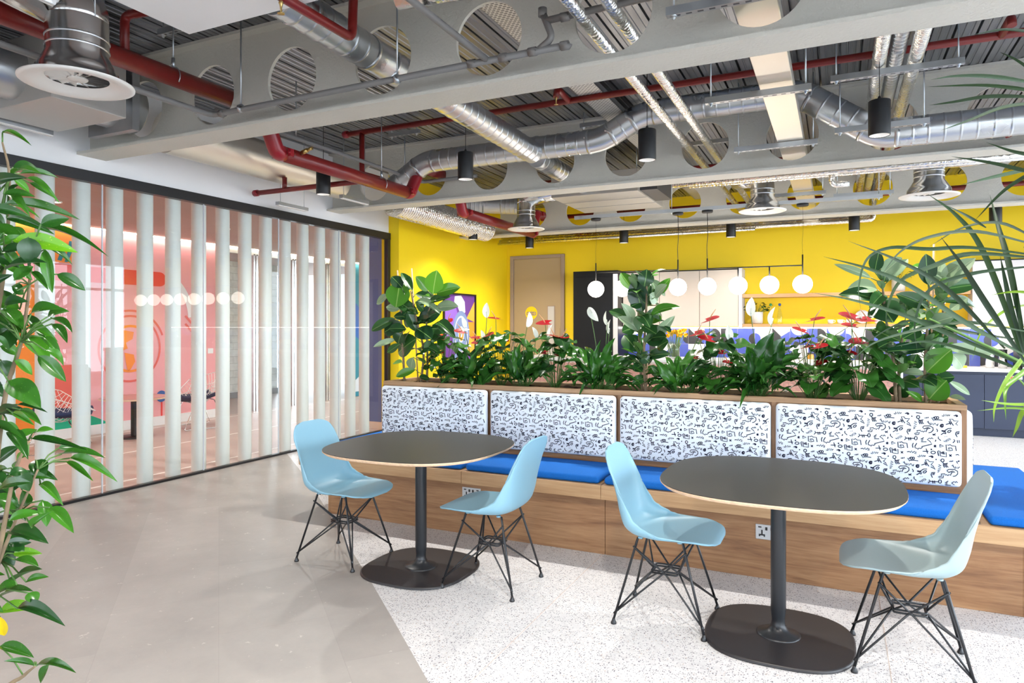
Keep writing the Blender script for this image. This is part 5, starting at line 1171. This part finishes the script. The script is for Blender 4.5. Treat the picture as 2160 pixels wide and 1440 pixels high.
# --- rubber plants, leaves measured in the photograph: (base x,y, tip x,y, width) in pixels
def rubber(label, ox, oy, s, leaves, stems, stakes, y0=YP, fill=20):
    root = aty(ox+stems[0][0][0]/s, oy+stems[0][0][1]/s, y0); root.z = .96
    t = thing('rubber_plant', label, 'plant', root, group='rubber plants in the planter')
    ys = {}
    for i, st in enumerate(stems):
        pts = [aty(ox+x/s, oy+y/s, y0+.03*(i % 2)-.015) for x, y in st]; pts[0].z = .95
        MB().tube(smoothpath(pts, 5), [.011-.005*k/(len(pts)*5-5) for k in range((len(pts)-1)*5+1)], 9).obj('stem', 'bark', t)
    for st in stakes:
        pts = [aty(ox+x/s, oy+y/s, y0+.02) for x, y in st]; pts[0].z = .95
        MB().tube(pts, .006, 8).obj('cane_stake', 'stake', t)
    for q in leaves:
        bx, by, tx, ty, wpx = q[:5]; key = q[5] if len(q) > 5 else 'rubber'
        b = aty(ox+bx/s, oy+by/s, y0+R.uniform(-.05, .03)); tp = aty(ox+tx/s, oy+ty/s, y0+R.uniform(-.16, .10))
        dd = (b-_C).dot(_F); wm = wpx/s/FPX*dd*1.45
        view = (_C-b).normalized()
        nr = view*R.uniform(.6, 1)+Vector((R.uniform(-.25, .25), 0, R.uniform(.25, .6)))
        put_leaf(t, key, b, tp, wm, nr)
        # petiole to the stem axis
        sx = min(stems, key=lambda st: min(abs(p[0]-bx) for p in st)); yy = min(by+25, sx[0][1]-10)
        xs_ = sx[0][0]
        for p, p2 in zip(sx[:-1], sx[1:]):
            if p2[1] <= yy <= p[1]: xs_ = p[0]+(p2[0]-p[0])*(p[1]-yy)/max(p[1]-p2[1], 1)
        a = aty(ox+xs_/s, oy+yy/s, y0)
        if yy < sx[-1][1]: a = aty(ox+sx[-1][0]/s, oy+sx[-1][1]/s, y0)
        if (a-b).length > .01: MB().tube([a, a*.5+b*.5+Vector((0, 0, -.005)), b], .0032, 6).obj('petiole', 'stem', t)
    for i in range(fill):   # inner leaves along the stems
        st = R.choice(stems); k = R.uniform(.18, 1)*(len(st)-1); j = min(int(k), len(st)-2); f = k-j
        x = st[j][0]+(st[j+1][0]-st[j][0])*f; y = st[j][1]+(st[j+1][1]-st[j][1])*f
        b = aty(ox+x/s, oy+y/s, y0+R.uniform(-.03, .03)); a = R.uniform(0, 2*PI); e = R.uniform(.1, 1.1)
        d = Vector((math.cos(a)*math.cos(e), math.sin(a)*math.cos(e), math.sin(e))); l = R.uniform(.10, .15)
        p0 = b+d*.035; MB().tube([b, p0], .003, 6).obj('petiole', 'stem', t)
        put_leaf(t, R.choice(('rubber', 'rubber', 'rubber_bright')), p0, p0+d*l, l*R.uniform(.42, .52), (math.cos(a)*-.3, math.sin(a)*-.3-.4, 1))
    return t
B, P_ = 'rubber_bright', 'rubber_pale'
rubber('tall rubber plant with canes at the left end of the planter', 720, 480, 3, [
 (580,420,605,268,85,B),(548,400,470,308,55,B),(600,415,755,378,60,B),(385,380,318,310,60),(400,420,432,295,45),(450,400,378,285,40),(370,345,345,500,105,B),(470,420,600,440,50),(470,470,612,502,40,P_),(545,470,678,425,50),(490,595,642,508,85),(340,455,482,540,55),(300,425,212,480,40,P_),(372,515,282,497,45,P_),(600,505,742,498,52,P_),(420,530,480,655,58),(345,575,190,652,48),(385,610,270,662,75),(450,600,552,570,50),(385,665,352,742,70),(478,700,360,795,108),(560,640,718,645,72),(350,705,202,755,28,P_),(372,735,283,792,34),(480,640,572,705,80),(385,852,322,848,32,B),(470,898,345,942,40,B),(455,820,440,895,48,P_),(530,590,602,540,45),(560,955,495,940,38),(440,560,330,555,48),(520,520,470,470,55),(430,470,350,455,46),(610,600,700,660,55),(410,640,300,640,52),(500,760,600,760,55),(520,690,610,640,60),(395,560,440,620,55)],
 [[(400, 968), (392, 800), (380, 560), (390, 380)], [(540, 968), (545, 800), (540, 600), (580, 420)], [(500, 968), (520, 780), (470, 560), (440, 400)]], [[(400, 968), (355, 270)], [(487, 970), (445, 258)]])
rubber('tall rubber plant standing in the middle of the planter', 720, 480, 3, [
 (1850,400,1768,278,60,B),(1915,375,1937,265,72),(1945,480,1988,348,82),(1990,425,2082,318,44,B),(1850,330,1905,535,90),(1955,565,2112,478,50,B),(1985,440,2062,360,50,P_),(1810,575,1700,518,50),(1840,600,1800,488,50,P_),(1895,555,1950,605,70),(1965,610,1992,538,70,B),(1885,650,1768,560,50,P_),(1930,725,2042,640,100),(1875,785,1788,680,92),(1990,690,2095,570,44,P_),(1850,640,1782,650,62),(2000,760,2072,715,62),(1880,805,1952,845,60),(1940,822,2064,788,50),(1905,870,1845,905,50),(1930,950,1843,978,45),(1865,820,1745,875,45),(1960,880,2052,952,40),(1900,470,1830,500,58),(1950,420,2000,470,60,P_),(1930,540,2050,560,55),(1910,620,1990,660,60),(1880,720,1800,760,60),(1960,700,2060,690,55),(1950,330,2050,420,40,P_),(1880,340,1840,300,40),(1905,560,1850,590,60,B),(2010,620,2080,640,45)],
 [[(1925, 1020), (1915, 800), (1930, 500), (1932, 300)], [(1905, 1020), (1890, 820), (1880, 560), (1870, 380)]], [[(1930, 1022), (1938, 800)]], YP, 46)
rubber('rubber plant with pale leaves near the right end of the planter', 1440, 480, 3, [
 (1215,280,1243,150,60),(1192,318,972,228,34,P_),(1260,300,1387,188,70,P_),(1305,335,1427,198,58,P_),(1232,392,1058,362,80,P_),(1232,462,1008,398,74),(1272,345,1300,250,70),(1240,470,1335,602,118),(1270,420,1200,480,60),(1250,520,1170,560,55),(1310,560,1400,530,60),(1200,640,1370,702,80),(1330,720,1240,760,70),(1320,800,1420,840,60,P_),(1330,760,1220,740,55),(1400,980,1340,1085,80),(1420,485,1228,470,40,P_),(1330,640,1420,600,60),(1290,620,1220,640,60)],
 [[(1350, 1080), (1335, 850), (1290, 600), (1262, 330)], [(1375, 1080), (1370, 860), (1400, 640)]], [])
rubber('tallest rubber plant with a cane at the right end of the planter', 1440, 480, 3, [
 (1552,362,1545,168,76),(1522,275,1443,230,42,B),(1560,365,1642,198,76,P_),(1640,385,1822,188,90,P_),(1602,402,1868,358,70),(1562,505,1348,420,68),(1582,482,1722,438,60),(1400,560,1562,530,60,P_),(1385,430,1442,545,70),(1562,622,1692,560,70,P_),(1502,642,1400,690,70),(1545,765,1288,768,70),(1540,765,1438,715,110),(1562,742,1682,690,72),(1562,722,1702,765,65),(1642,762,1968,802,58,P_),(1545,915,1702,770,112,B),(1700,800,1788,890,74,P_),(1530,930,1390,902,40,P_),(1500,1010,1360,950,70),(1465,960,1592,965,92),(1592,962,1722,945,60),(1560,1085,1672,965,112,B),(1682,970,1832,1057,32,P_),(1690,1068,1792,1090,25,P_),(1512,1100,1435,1035,32,B),(1482,800,1440,900,80),(1640,470,1890,480,55),(1650,560,1760,600,60),(1560,560,1500,480,70,P_),(1690,520,1800,440,60,P_),(1600,640,1740,640,60),(1530,600,1450,620,65),(1610,820,1660,860,60),(1660,300,1735,240,60,P_)],
 [[(1540, 1105), (1535, 860), (1548, 640), (1560, 370)], [(1610, 1090), (1640, 820), (1650, 500), (1640, 380)]], [[(1565, 1105), (1590, 103)]], YP+.03, 24)
# --- anthuriums
def spathe_flower(t, p, base, key, size, up=None, view_face=False):
    p = Vector(p); base = Vector(base)
    mid = base*.45+p*.55+Vector((R.uniform(-.02, .02), R.uniform(-.02, .02), .02))
    if key == 'red':
        MB().tube(smoothpath([base, mid, p], 4), .0025, 6).obj('flower_stalk', 'stem', t)
        d = Vector((R.choice((-1, 1))*R.uniform(.6, 1), -R.uniform(.2, .8), R.uniform(-.1, .2))).normalized(); n = Vector((R.uniform(-.25, .25), -.55, 1))
        f = put_leaf(t, 'red', p-d*size*.30, p+d*size*.78, size*.95, n, 'red_spathe')
        MB().tube([p, p+Vector((d.x*.015, -.01, .028)), p+Vector((d.x*.035, -.015, .05))*(size/.07)], [.004, .0042, .002], 7).obj('spadix', 'spadix', t)
    else:
        MB().tube(smoothpath([base, mid, p], 4), .0028, 6).obj('flower_stalk', 'stem', t)
        d = Vector(up or (R.uniform(-.3, .3), 0, 1)).normalized()
        put_leaf(t, 'white', p-d*.01, p+d*size, size*.52, (R.uniform(-.3, .3), -1, .15) if view_face else (R.choice((-1, 1))*.9, -.5, .2), 'white_spathe')
        MB().tube([p+Vector((0, -.004, .005)), p+d*size*.35+Vector((0, -.012, 0))], .0045, 7).obj('spadix', 'spathe_white', t)
def anthurium(label, px, reds, nleaf=26, hmax=.44, y0=YP):
    b = aty(px, 820, y0); b.z = .97
    t = thing('anthurium', label, 'plant', b, group='red anthuriums in the planter')
    for i in range(nleaf):
        a = R.uniform(0, 2*PI); q = R.uniform(.25, 1); h = R.uniform(.08, hmax)*(1.1-.3*q)
        rad = .04+.15*q
        p = b+Vector((math.cos(a)*rad, math.sin(a)*rad*.75, h)); p.y = min(max(p.y, PY0-.05), PY1+.08)
        o0 = b+Vector((math.cos(a)*.02, math.sin(a)*.02, 0)); L_ = R.uniform(.10, .155)
        MB().tube(smoothpath([o0, o0*.4+p*.6+Vector((0, 0, .03)), p], 3), .0022, 5).obj('petiole', 'stem', t)
        d = Vector((math.cos(a), math.sin(a), R.uniform(-.75, .2))).normalized()
        put_leaf(t, 'anth', p-d*L_*.12, p+d*L_*.88, L_*R.uniform(.72, .9), (math.cos(a)*.2, math.sin(a)*.2-.35, 1))
    for r in reds:
        p = aty(r[0], r[1], y0+R.uniform(-.1, .08)); spathe_flower(t, p, b+Vector((R.uniform(-.02, .02), R.uniform(-.02, .02), 0)), 'red', (r[2] if len(r) > 2 else .08)*1.12)
    return t
anthurium('red anthurium clump at the foot of the left rubber plant', 938, [(945, 677), (975, 698), (930, 709), (930, 743, .06)], 30)
anthurium('red anthurium clump left of the centre, in front of the poster corner', 1058, [(1046, 672), (1030, 706), (1012, 722), (1062, 718, .06), (1006, 712, .06)], 28)
anthurium('red anthurium clump in front of the grey door', 1172, [(1150, 681, .085), (1170, 709, .085), (1188, 710, .08), (1146, 742, .06), (1183, 750, .06)], 32)
anthurium('red anthurium clump right of the middle rubber plant', 1512, [(1497, 674, .09), (1470, 703, .08), (1493, 714, .08), (1467, 754, .06), (1521, 743, .05), (1535, 763, .05)], 30)
anthurium('red anthurium clump below the white cups', 1712, [(1691, 697, .08), (1718, 674, .085), (1700, 732, .07), (1728, 730, .07), (1727, 765, .07)], 32)
anthurium('red anthurium clump beside the right rubber plants', 1812, [(1795, 668, .095), (1829, 674, .085), (1797, 687, .08), (1812, 720, .09), (1790, 745, .06)], 40, .42)
# --- peace lilies
def peace_lily(label, px, whites, n=46, y0=YP, hh=.26):
    b = aty(px, 820, y0); b.z = .97
    t = thing('peace_lily', label, 'plant', b, group='white peace lilies in the planter')
    for i in range(n):
        a = R.uniform(0, 2*PI); e = R.uniform(.15, 1.25); L_ = R.uniform(.16, .27)
        h = hh*math.sin(e)*R.uniform(.5, 1)
        base = b+Vector((math.cos(a)*.03, math.sin(a)*.03, 0)); p = b+Vector((math.cos(a)*.08*math.cos(e)+math.cos(a)*.03, (math.sin(a)*.08*math.cos(e))*.8, h*.45))
        MB().tube([base, base*.5+p*.5+Vector((0, 0, .01)), p], .0028, 5).obj('petiole', 'stem', t)
        d = Vector((math.cos(a)*math.cos(e), math.sin(a)*math.cos(e)*.7, math.sin(e)*.85)).normalized(); tip = p+d*L_
        tip.y = min(max(tip.y, PY0-.12), PY1+.15)
        put_leaf(t, 'lily', p, tip, L_*R.uniform(.2, .3), (0, -.3, 1) if e < .9 else (math.cos(a)*-.5, -1, .3))
    for wq in whites:
        x, y, s, up, vf = wq
        p = aty(x, y, y0+R.uniform(-.06, .06)); spathe_flower(t, p, b, 'white', s, up, vf)
    return t
peace_lily('white peace lily with one large upright flower in front of the yellow side wall', 1008, [(1027, 668, .115, (0, 0, 1), True), (979, 690, .09, (-.25, 0, 1), False), (1018, 716, .08, (-.2, 0, 1), False)])
peace_lily('white peace lily with slim flowers in front of the grey door', 1105, [(1112, 688, .115, (.15, 0, 1), False), (1130, 712, .09, (-.35, 0, 1), False), (1158, 715, .12, (.25, 0, 1), False)], 30)
peace_lily('white peace lily with drooping flowers in front of the tall black cabinet', 1268, [(1243, 650, .12, (.55, 0, -.75), True), (1281, 684, .10, (-.08, 0, 1), False), (1285, 702, .10, (.1, 0, 1), False)], 60, hh=.32)
peace_lily('small peace lily without tall flowers right of the middle rubber plant', 1440, [(1478, 700, .06, (.1, 0, 1), False)], 40, hh=.2)
peace_lily('white peace lily with an upright flower beside the shelf plant pot', 1600, [(1584, 664, .12, (.05, 0, 1), True), (1628, 684, .12, (.18, 0, 1), False), (1540, 716, .10, (-.15, 0, 1), True), (1815, 672, .05, (0, 0, 1), True)], 62, hh=.36)
# a few taller lily blades
for q in ((1590, 790, 1632, 700, 34), (1612, 790, 1655, 712, 40), (1600, 800, 1576, 728, 24), (1270, 800, 1296, 712, 20)):
    par = [o for o in bpy.data.objects if o.name.startswith('peace_lily')][4 if q[0] > 1500 else 2]
    bb = aty(q[0], q[1], YP); tp = aty(q[2], q[3], YP-.03); put_leaf(par, 'lily', bb, tp, q[4]/FPX*(bb-_C).dot(_F)*1.2, (0, -1, .3), k=1)
# --- leafy shrub at the left edge
SB = Vector((-1.72, .86, 0))
sh = thing('leafy_shrub', 'tall leafy shrub with speckled green leaves at the left edge', 'plant', SB)
MB().lathe([(1e-4, 0), (.15, 0), (.17, .02), (.19, .42), (.18, .42), (.165, .38), (1e-4, .38)], 32, SB).obj('pot', 'planter_pot', sh); MB().disc((SB.x, SB.y, .382), .166, 24).obj('soil', 'soil', sh)
SH = [(5,280,65,303,10),(26,370,76,349,24),(42,366,122,365,15),(28,377,66,405,16),(55,376,122,412,14),(62,385,117,417,14),(7,430,164,450,24),(8,434,82,446,14),(8,409,74,413,20),(0,447,42,460,20),(14,460,100,480,22),(86,473,146,460,28),(27,507,161,524,38,'b'),(83,483,217,515,14),(7,523,40,565,22),(60,500,62,557,40,'d'),(83,517,157,548,18),(95,525,110,618,22),(33,543,103,574,16),(120,578,181,612,26),(67,573,100,604,14),(25,605,53,618,26),(2,610,22,634,30,'d'),(65,663,117,640,30),(100,668,138,650,28),(107,672,153,691,20),(50,665,97,713,22,'d'),(110,683,143,716,20),(60,690,112,706,20),(0,660,60,686,30),(25,690,17,736,30,'d'),(57,710,104,758,36),(90,710,130,748,18),(95,738,143,766,24),(80,750,140,804,28),(17,803,86,858,46),(0,730,46,746,22),(2,760,26,796,28,'d'),(37,853,100,868,10),(27,870,67,891,14),(43,863,87,894,16),(0,897,42,906,20),(20,910,57,951,26),(77,910,111,903,16),(67,925,174,941,14),(130,957,218,955,20),(123,945,166,942,18),(147,966,238,996,20),(140,973,194,1008,12),(75,970,91,1006,32),(0,1030,56,1012,26),(47,1033,55,1079,24),(0,1055,41,1086,28),(85,1020,128,1051,18),(90,1055,100,1108,26),(105,1070,154,1116,26),(20,1097,84,1075,22),(67,1112,91,1083,16),(25,1122,91,1131,20),(2,1130,51,1161,40,'d'),(0,1105,34,1114,22),(28,1167,86,1165,20,'b'),(30,1180,81,1188,24),(0,1163,31,1191,30,'d'),(23,1230,81,1190,26,'d'),(55,1227,101,1215,18),(3,1257,68,1243,20),(60,1250,77,1272,26),(0,1290,88,1279,26,'b'),(0,1300,9,1342,24,'y'),(0,1362,68,1379,24),(72,1403,10,1392,14),(77,1403,159,1414,18),(103,1403,83,1441,24),(40,390,10,420,22,'d'),(20,480,60,500,22),(30,590,70,560,24),(10,640,50,630,24,'d'),(30,760,70,790,24),(60,960,20,985,24),(70,990,120,1010,16),(20,1000,60,990,22,'d'),(40,1140,80,1120,20)]
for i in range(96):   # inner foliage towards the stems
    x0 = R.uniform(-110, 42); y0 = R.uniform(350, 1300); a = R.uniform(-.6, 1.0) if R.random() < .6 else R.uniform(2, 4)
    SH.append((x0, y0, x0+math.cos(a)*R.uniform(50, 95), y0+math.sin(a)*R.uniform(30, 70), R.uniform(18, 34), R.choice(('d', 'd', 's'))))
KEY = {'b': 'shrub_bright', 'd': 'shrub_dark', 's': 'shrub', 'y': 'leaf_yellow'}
stems = [[(-53, 1640), (-30, 1250), (5, 870), (45, 720), (62, 600), (60, 560)], [(-53, 1640), (-60, 1100), (-20, 760), (10, 560), (20, 380), (5, 300)], [(-53, 1640), (-90, 1420), (-40, 1290), (0, 1180), (40, 1080), (80, 990)], [(-40, 1640), (0, 1480), (50, 1425), (74, 1405)], [(-30, 1250), (0, 1150), (30, 1000), (60, 930)]]
for i, st in enumerate(stems):
    pts = [atd(x, y, 1.53-.02*i) for x, y in st]; pts[0] = SB+Vector((.02*i-.04, 0, .38)) if i < 4 else pts[0]
    sp_ = smoothpath(pts, 5); MB().tube(sp_, [.007-.005*k/(len(sp_)-1) for k in range(len(sp_))], 8).obj('stem', 'bark', sh)
for q in SH:
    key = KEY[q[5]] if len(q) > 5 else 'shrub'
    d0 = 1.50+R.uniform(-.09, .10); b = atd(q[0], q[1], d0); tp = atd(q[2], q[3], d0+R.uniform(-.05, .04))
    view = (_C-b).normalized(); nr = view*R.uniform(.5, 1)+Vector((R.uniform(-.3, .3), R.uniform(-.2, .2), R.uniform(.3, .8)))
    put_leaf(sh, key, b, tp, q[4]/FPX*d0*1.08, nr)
    # twig
    near = None
    for st in stems:
        for p in st[1:]:
            dd = (p[0]-q[0])**2+(p[1]-q[1])**2
            if near is None or dd < near[0]: near = (dd, p)
    a = atd(near[1][0], near[1][1], 1.51)
    if near[0] < 140**2: MB().tube([a, a*.5+b*.5+Vector((0, 0, .008)), b], .0018, 5).obj('twig', 'stem', sh)
# --- palm at the right edge
PB = Vector((.66, 1.72, 0))
pm = thing('potted_palm', 'palm with long arching leaflets at the right edge', 'plant', PB)
MB().lathe([(1e-4, 0), (.15, 0), (.17, .02), (.2, .46), (.19, .46), (.175, .42), (1e-4, .42)], 32, PB).obj('pot', 'planter_pot', pm); MB().disc((PB.x, PB.y, .422), .176, 24).obj('soil', 'soil', pm)
def blade(pts, wpx, key='palm', d0=1.72, d1=1.85):
    n = len(pts); P = [atd(x, y, d0+(d1-d0)*i/(n-1)) for i, (x, y) in enumerate(pts)]
    C_ = smoothpath(P, 6); m = MB(); vv = []; N = len(C_)
    for i, p in enumerate(C_):
        t = i/(N-1); tg = (C_[min(i+1, N-1)]-C_[max(i-1, 0)]).normalized(); view = (_C-p).normalized()
        sd = tg.cross(view).normalized(); nr = sd.cross(tg)
        w_ = wpx*.66/FPX*1.75*(min(1, .35+t*2.6) if t < .25 else max(.03, (1-((t-.25)/.75)**1.7)))*.5
        tw = .45*math.sin(2.2*t+wpx)
        s2 = sd*math.cos(tw)+nr*math.sin(tw)
        vv += [p-s2*w_, p-nr*w_*.35, p+s2*w_]
    fs = []
    for i in range(N-1):
        fs += [(3*i, 3*i+1, 3*i+4, 3*i+3), (3*i+1, 3*i+2, 3*i+5, 3*i+4)]
    m.add(vv, fs, 0, True); m.obj('leaflet', key, pm)
def rachis(pts, r, d0, d1):
    n = len(pts); P = [atd(x, y, d0+(d1-d0)*i/(n-1)) for i, (x, y) in enumerate(pts)]; P = [PB+Vector((0, 0, .42)), PB+Vector((.03, .03, .8))]+P
    C_ = smoothpath(P, 6); N = len(C_); MB().tube(C_, [r*(1-.75*i/(N-1)) for i in range(N)], 8).obj('frond_stalk', 'stem', pm)
rachis([(2300, 840), (2160, 768), (2050, 715), (1960, 672)], .010, 1.70, 1.80); rachis([(2330, 700), (2230, 560), (2160, 520)], .009, 1.62, 1.70); rachis([(2330, 500), (2240, 300), (2200, 190)], .009, 1.6, 1.7); rachis([(2320, 900), (2200, 850), (2150, 800)], .008, 1.6, 1.66)
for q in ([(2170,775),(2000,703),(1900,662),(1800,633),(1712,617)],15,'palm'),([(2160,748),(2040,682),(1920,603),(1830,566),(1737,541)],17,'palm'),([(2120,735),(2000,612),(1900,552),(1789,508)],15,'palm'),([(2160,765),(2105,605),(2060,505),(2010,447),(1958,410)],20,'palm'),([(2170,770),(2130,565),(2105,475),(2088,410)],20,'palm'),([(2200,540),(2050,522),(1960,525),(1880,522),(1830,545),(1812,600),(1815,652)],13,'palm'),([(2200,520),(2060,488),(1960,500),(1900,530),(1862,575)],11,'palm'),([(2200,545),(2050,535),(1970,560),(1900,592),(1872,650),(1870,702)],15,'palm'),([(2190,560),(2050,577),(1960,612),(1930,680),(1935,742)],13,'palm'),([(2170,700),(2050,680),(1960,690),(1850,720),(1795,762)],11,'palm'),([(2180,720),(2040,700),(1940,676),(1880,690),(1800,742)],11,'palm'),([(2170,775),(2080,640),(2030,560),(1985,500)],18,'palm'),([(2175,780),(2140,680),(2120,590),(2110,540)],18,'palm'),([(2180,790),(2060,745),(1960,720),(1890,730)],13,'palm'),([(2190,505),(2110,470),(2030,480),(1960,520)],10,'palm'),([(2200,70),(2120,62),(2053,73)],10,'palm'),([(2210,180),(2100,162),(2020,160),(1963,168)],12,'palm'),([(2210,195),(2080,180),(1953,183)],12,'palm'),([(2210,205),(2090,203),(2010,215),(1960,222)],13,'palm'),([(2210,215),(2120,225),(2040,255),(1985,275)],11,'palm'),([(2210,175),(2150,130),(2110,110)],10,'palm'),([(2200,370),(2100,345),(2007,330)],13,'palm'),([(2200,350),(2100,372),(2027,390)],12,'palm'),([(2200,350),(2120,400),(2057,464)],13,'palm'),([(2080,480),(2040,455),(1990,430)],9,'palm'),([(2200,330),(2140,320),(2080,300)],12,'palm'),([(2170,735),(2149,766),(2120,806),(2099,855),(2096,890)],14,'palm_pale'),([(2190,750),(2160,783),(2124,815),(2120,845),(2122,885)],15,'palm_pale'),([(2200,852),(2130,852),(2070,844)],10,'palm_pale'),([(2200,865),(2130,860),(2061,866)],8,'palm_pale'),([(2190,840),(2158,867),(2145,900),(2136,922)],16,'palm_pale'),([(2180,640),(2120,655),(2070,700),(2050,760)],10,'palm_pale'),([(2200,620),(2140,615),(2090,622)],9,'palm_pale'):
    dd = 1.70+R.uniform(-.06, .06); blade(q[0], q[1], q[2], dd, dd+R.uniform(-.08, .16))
# --- small shelf plants
def shelf_plant(label, loc, n=30):
    t = thing('potted_plant', label, 'plant', loc, group='potted plants on the oak shelves')
    MB().lathe([(1e-4, .003), (.072, .003), (.085, .02), (.088, .185), (.08, .185), (.076, .165), (1e-4, .165)], 28, loc).obj('pot', 'pot_speck', t)
    L0 = Vector(loc)+Vector((0, 0, .165))
    for i in range(n):
        a = R.uniform(0, 2*PI); e = R.uniform(.2, 1.3); l = R.uniform(.07, .18); p = L0+Vector((math.cos(a)*.04, math.sin(a)*.03, .01))+Vector((math.cos(a)*math.cos(e), math.sin(a)*math.cos(e)*.5, math.sin(e)))*l
        MB().tube([L0+Vector((math.cos(a)*.03, math.sin(a)*.02, 0)), p], .002, 5).obj('petiole', 'stem', t)
        d = Vector((math.cos(a), math.sin(a)*.6, R.uniform(-.5, .3))).normalized(); put_leaf(t, 'shrub_dark', p, p+d*R.uniform(.05, .08), .032, (0, -.5, 1))
shelf_plant('leafy plant in a speckled pot on the lower shelf', (-1.128, 11.2, 1.487)); shelf_plant('leafy plant in a pale pot on the upper shelf behind the right rubber plant', (.785, 11.2, 1.945), 22)
for o in bpy.data.objects:
    for k_ in ('_local', '_pw'):
        if k_ in o: del o[k_]
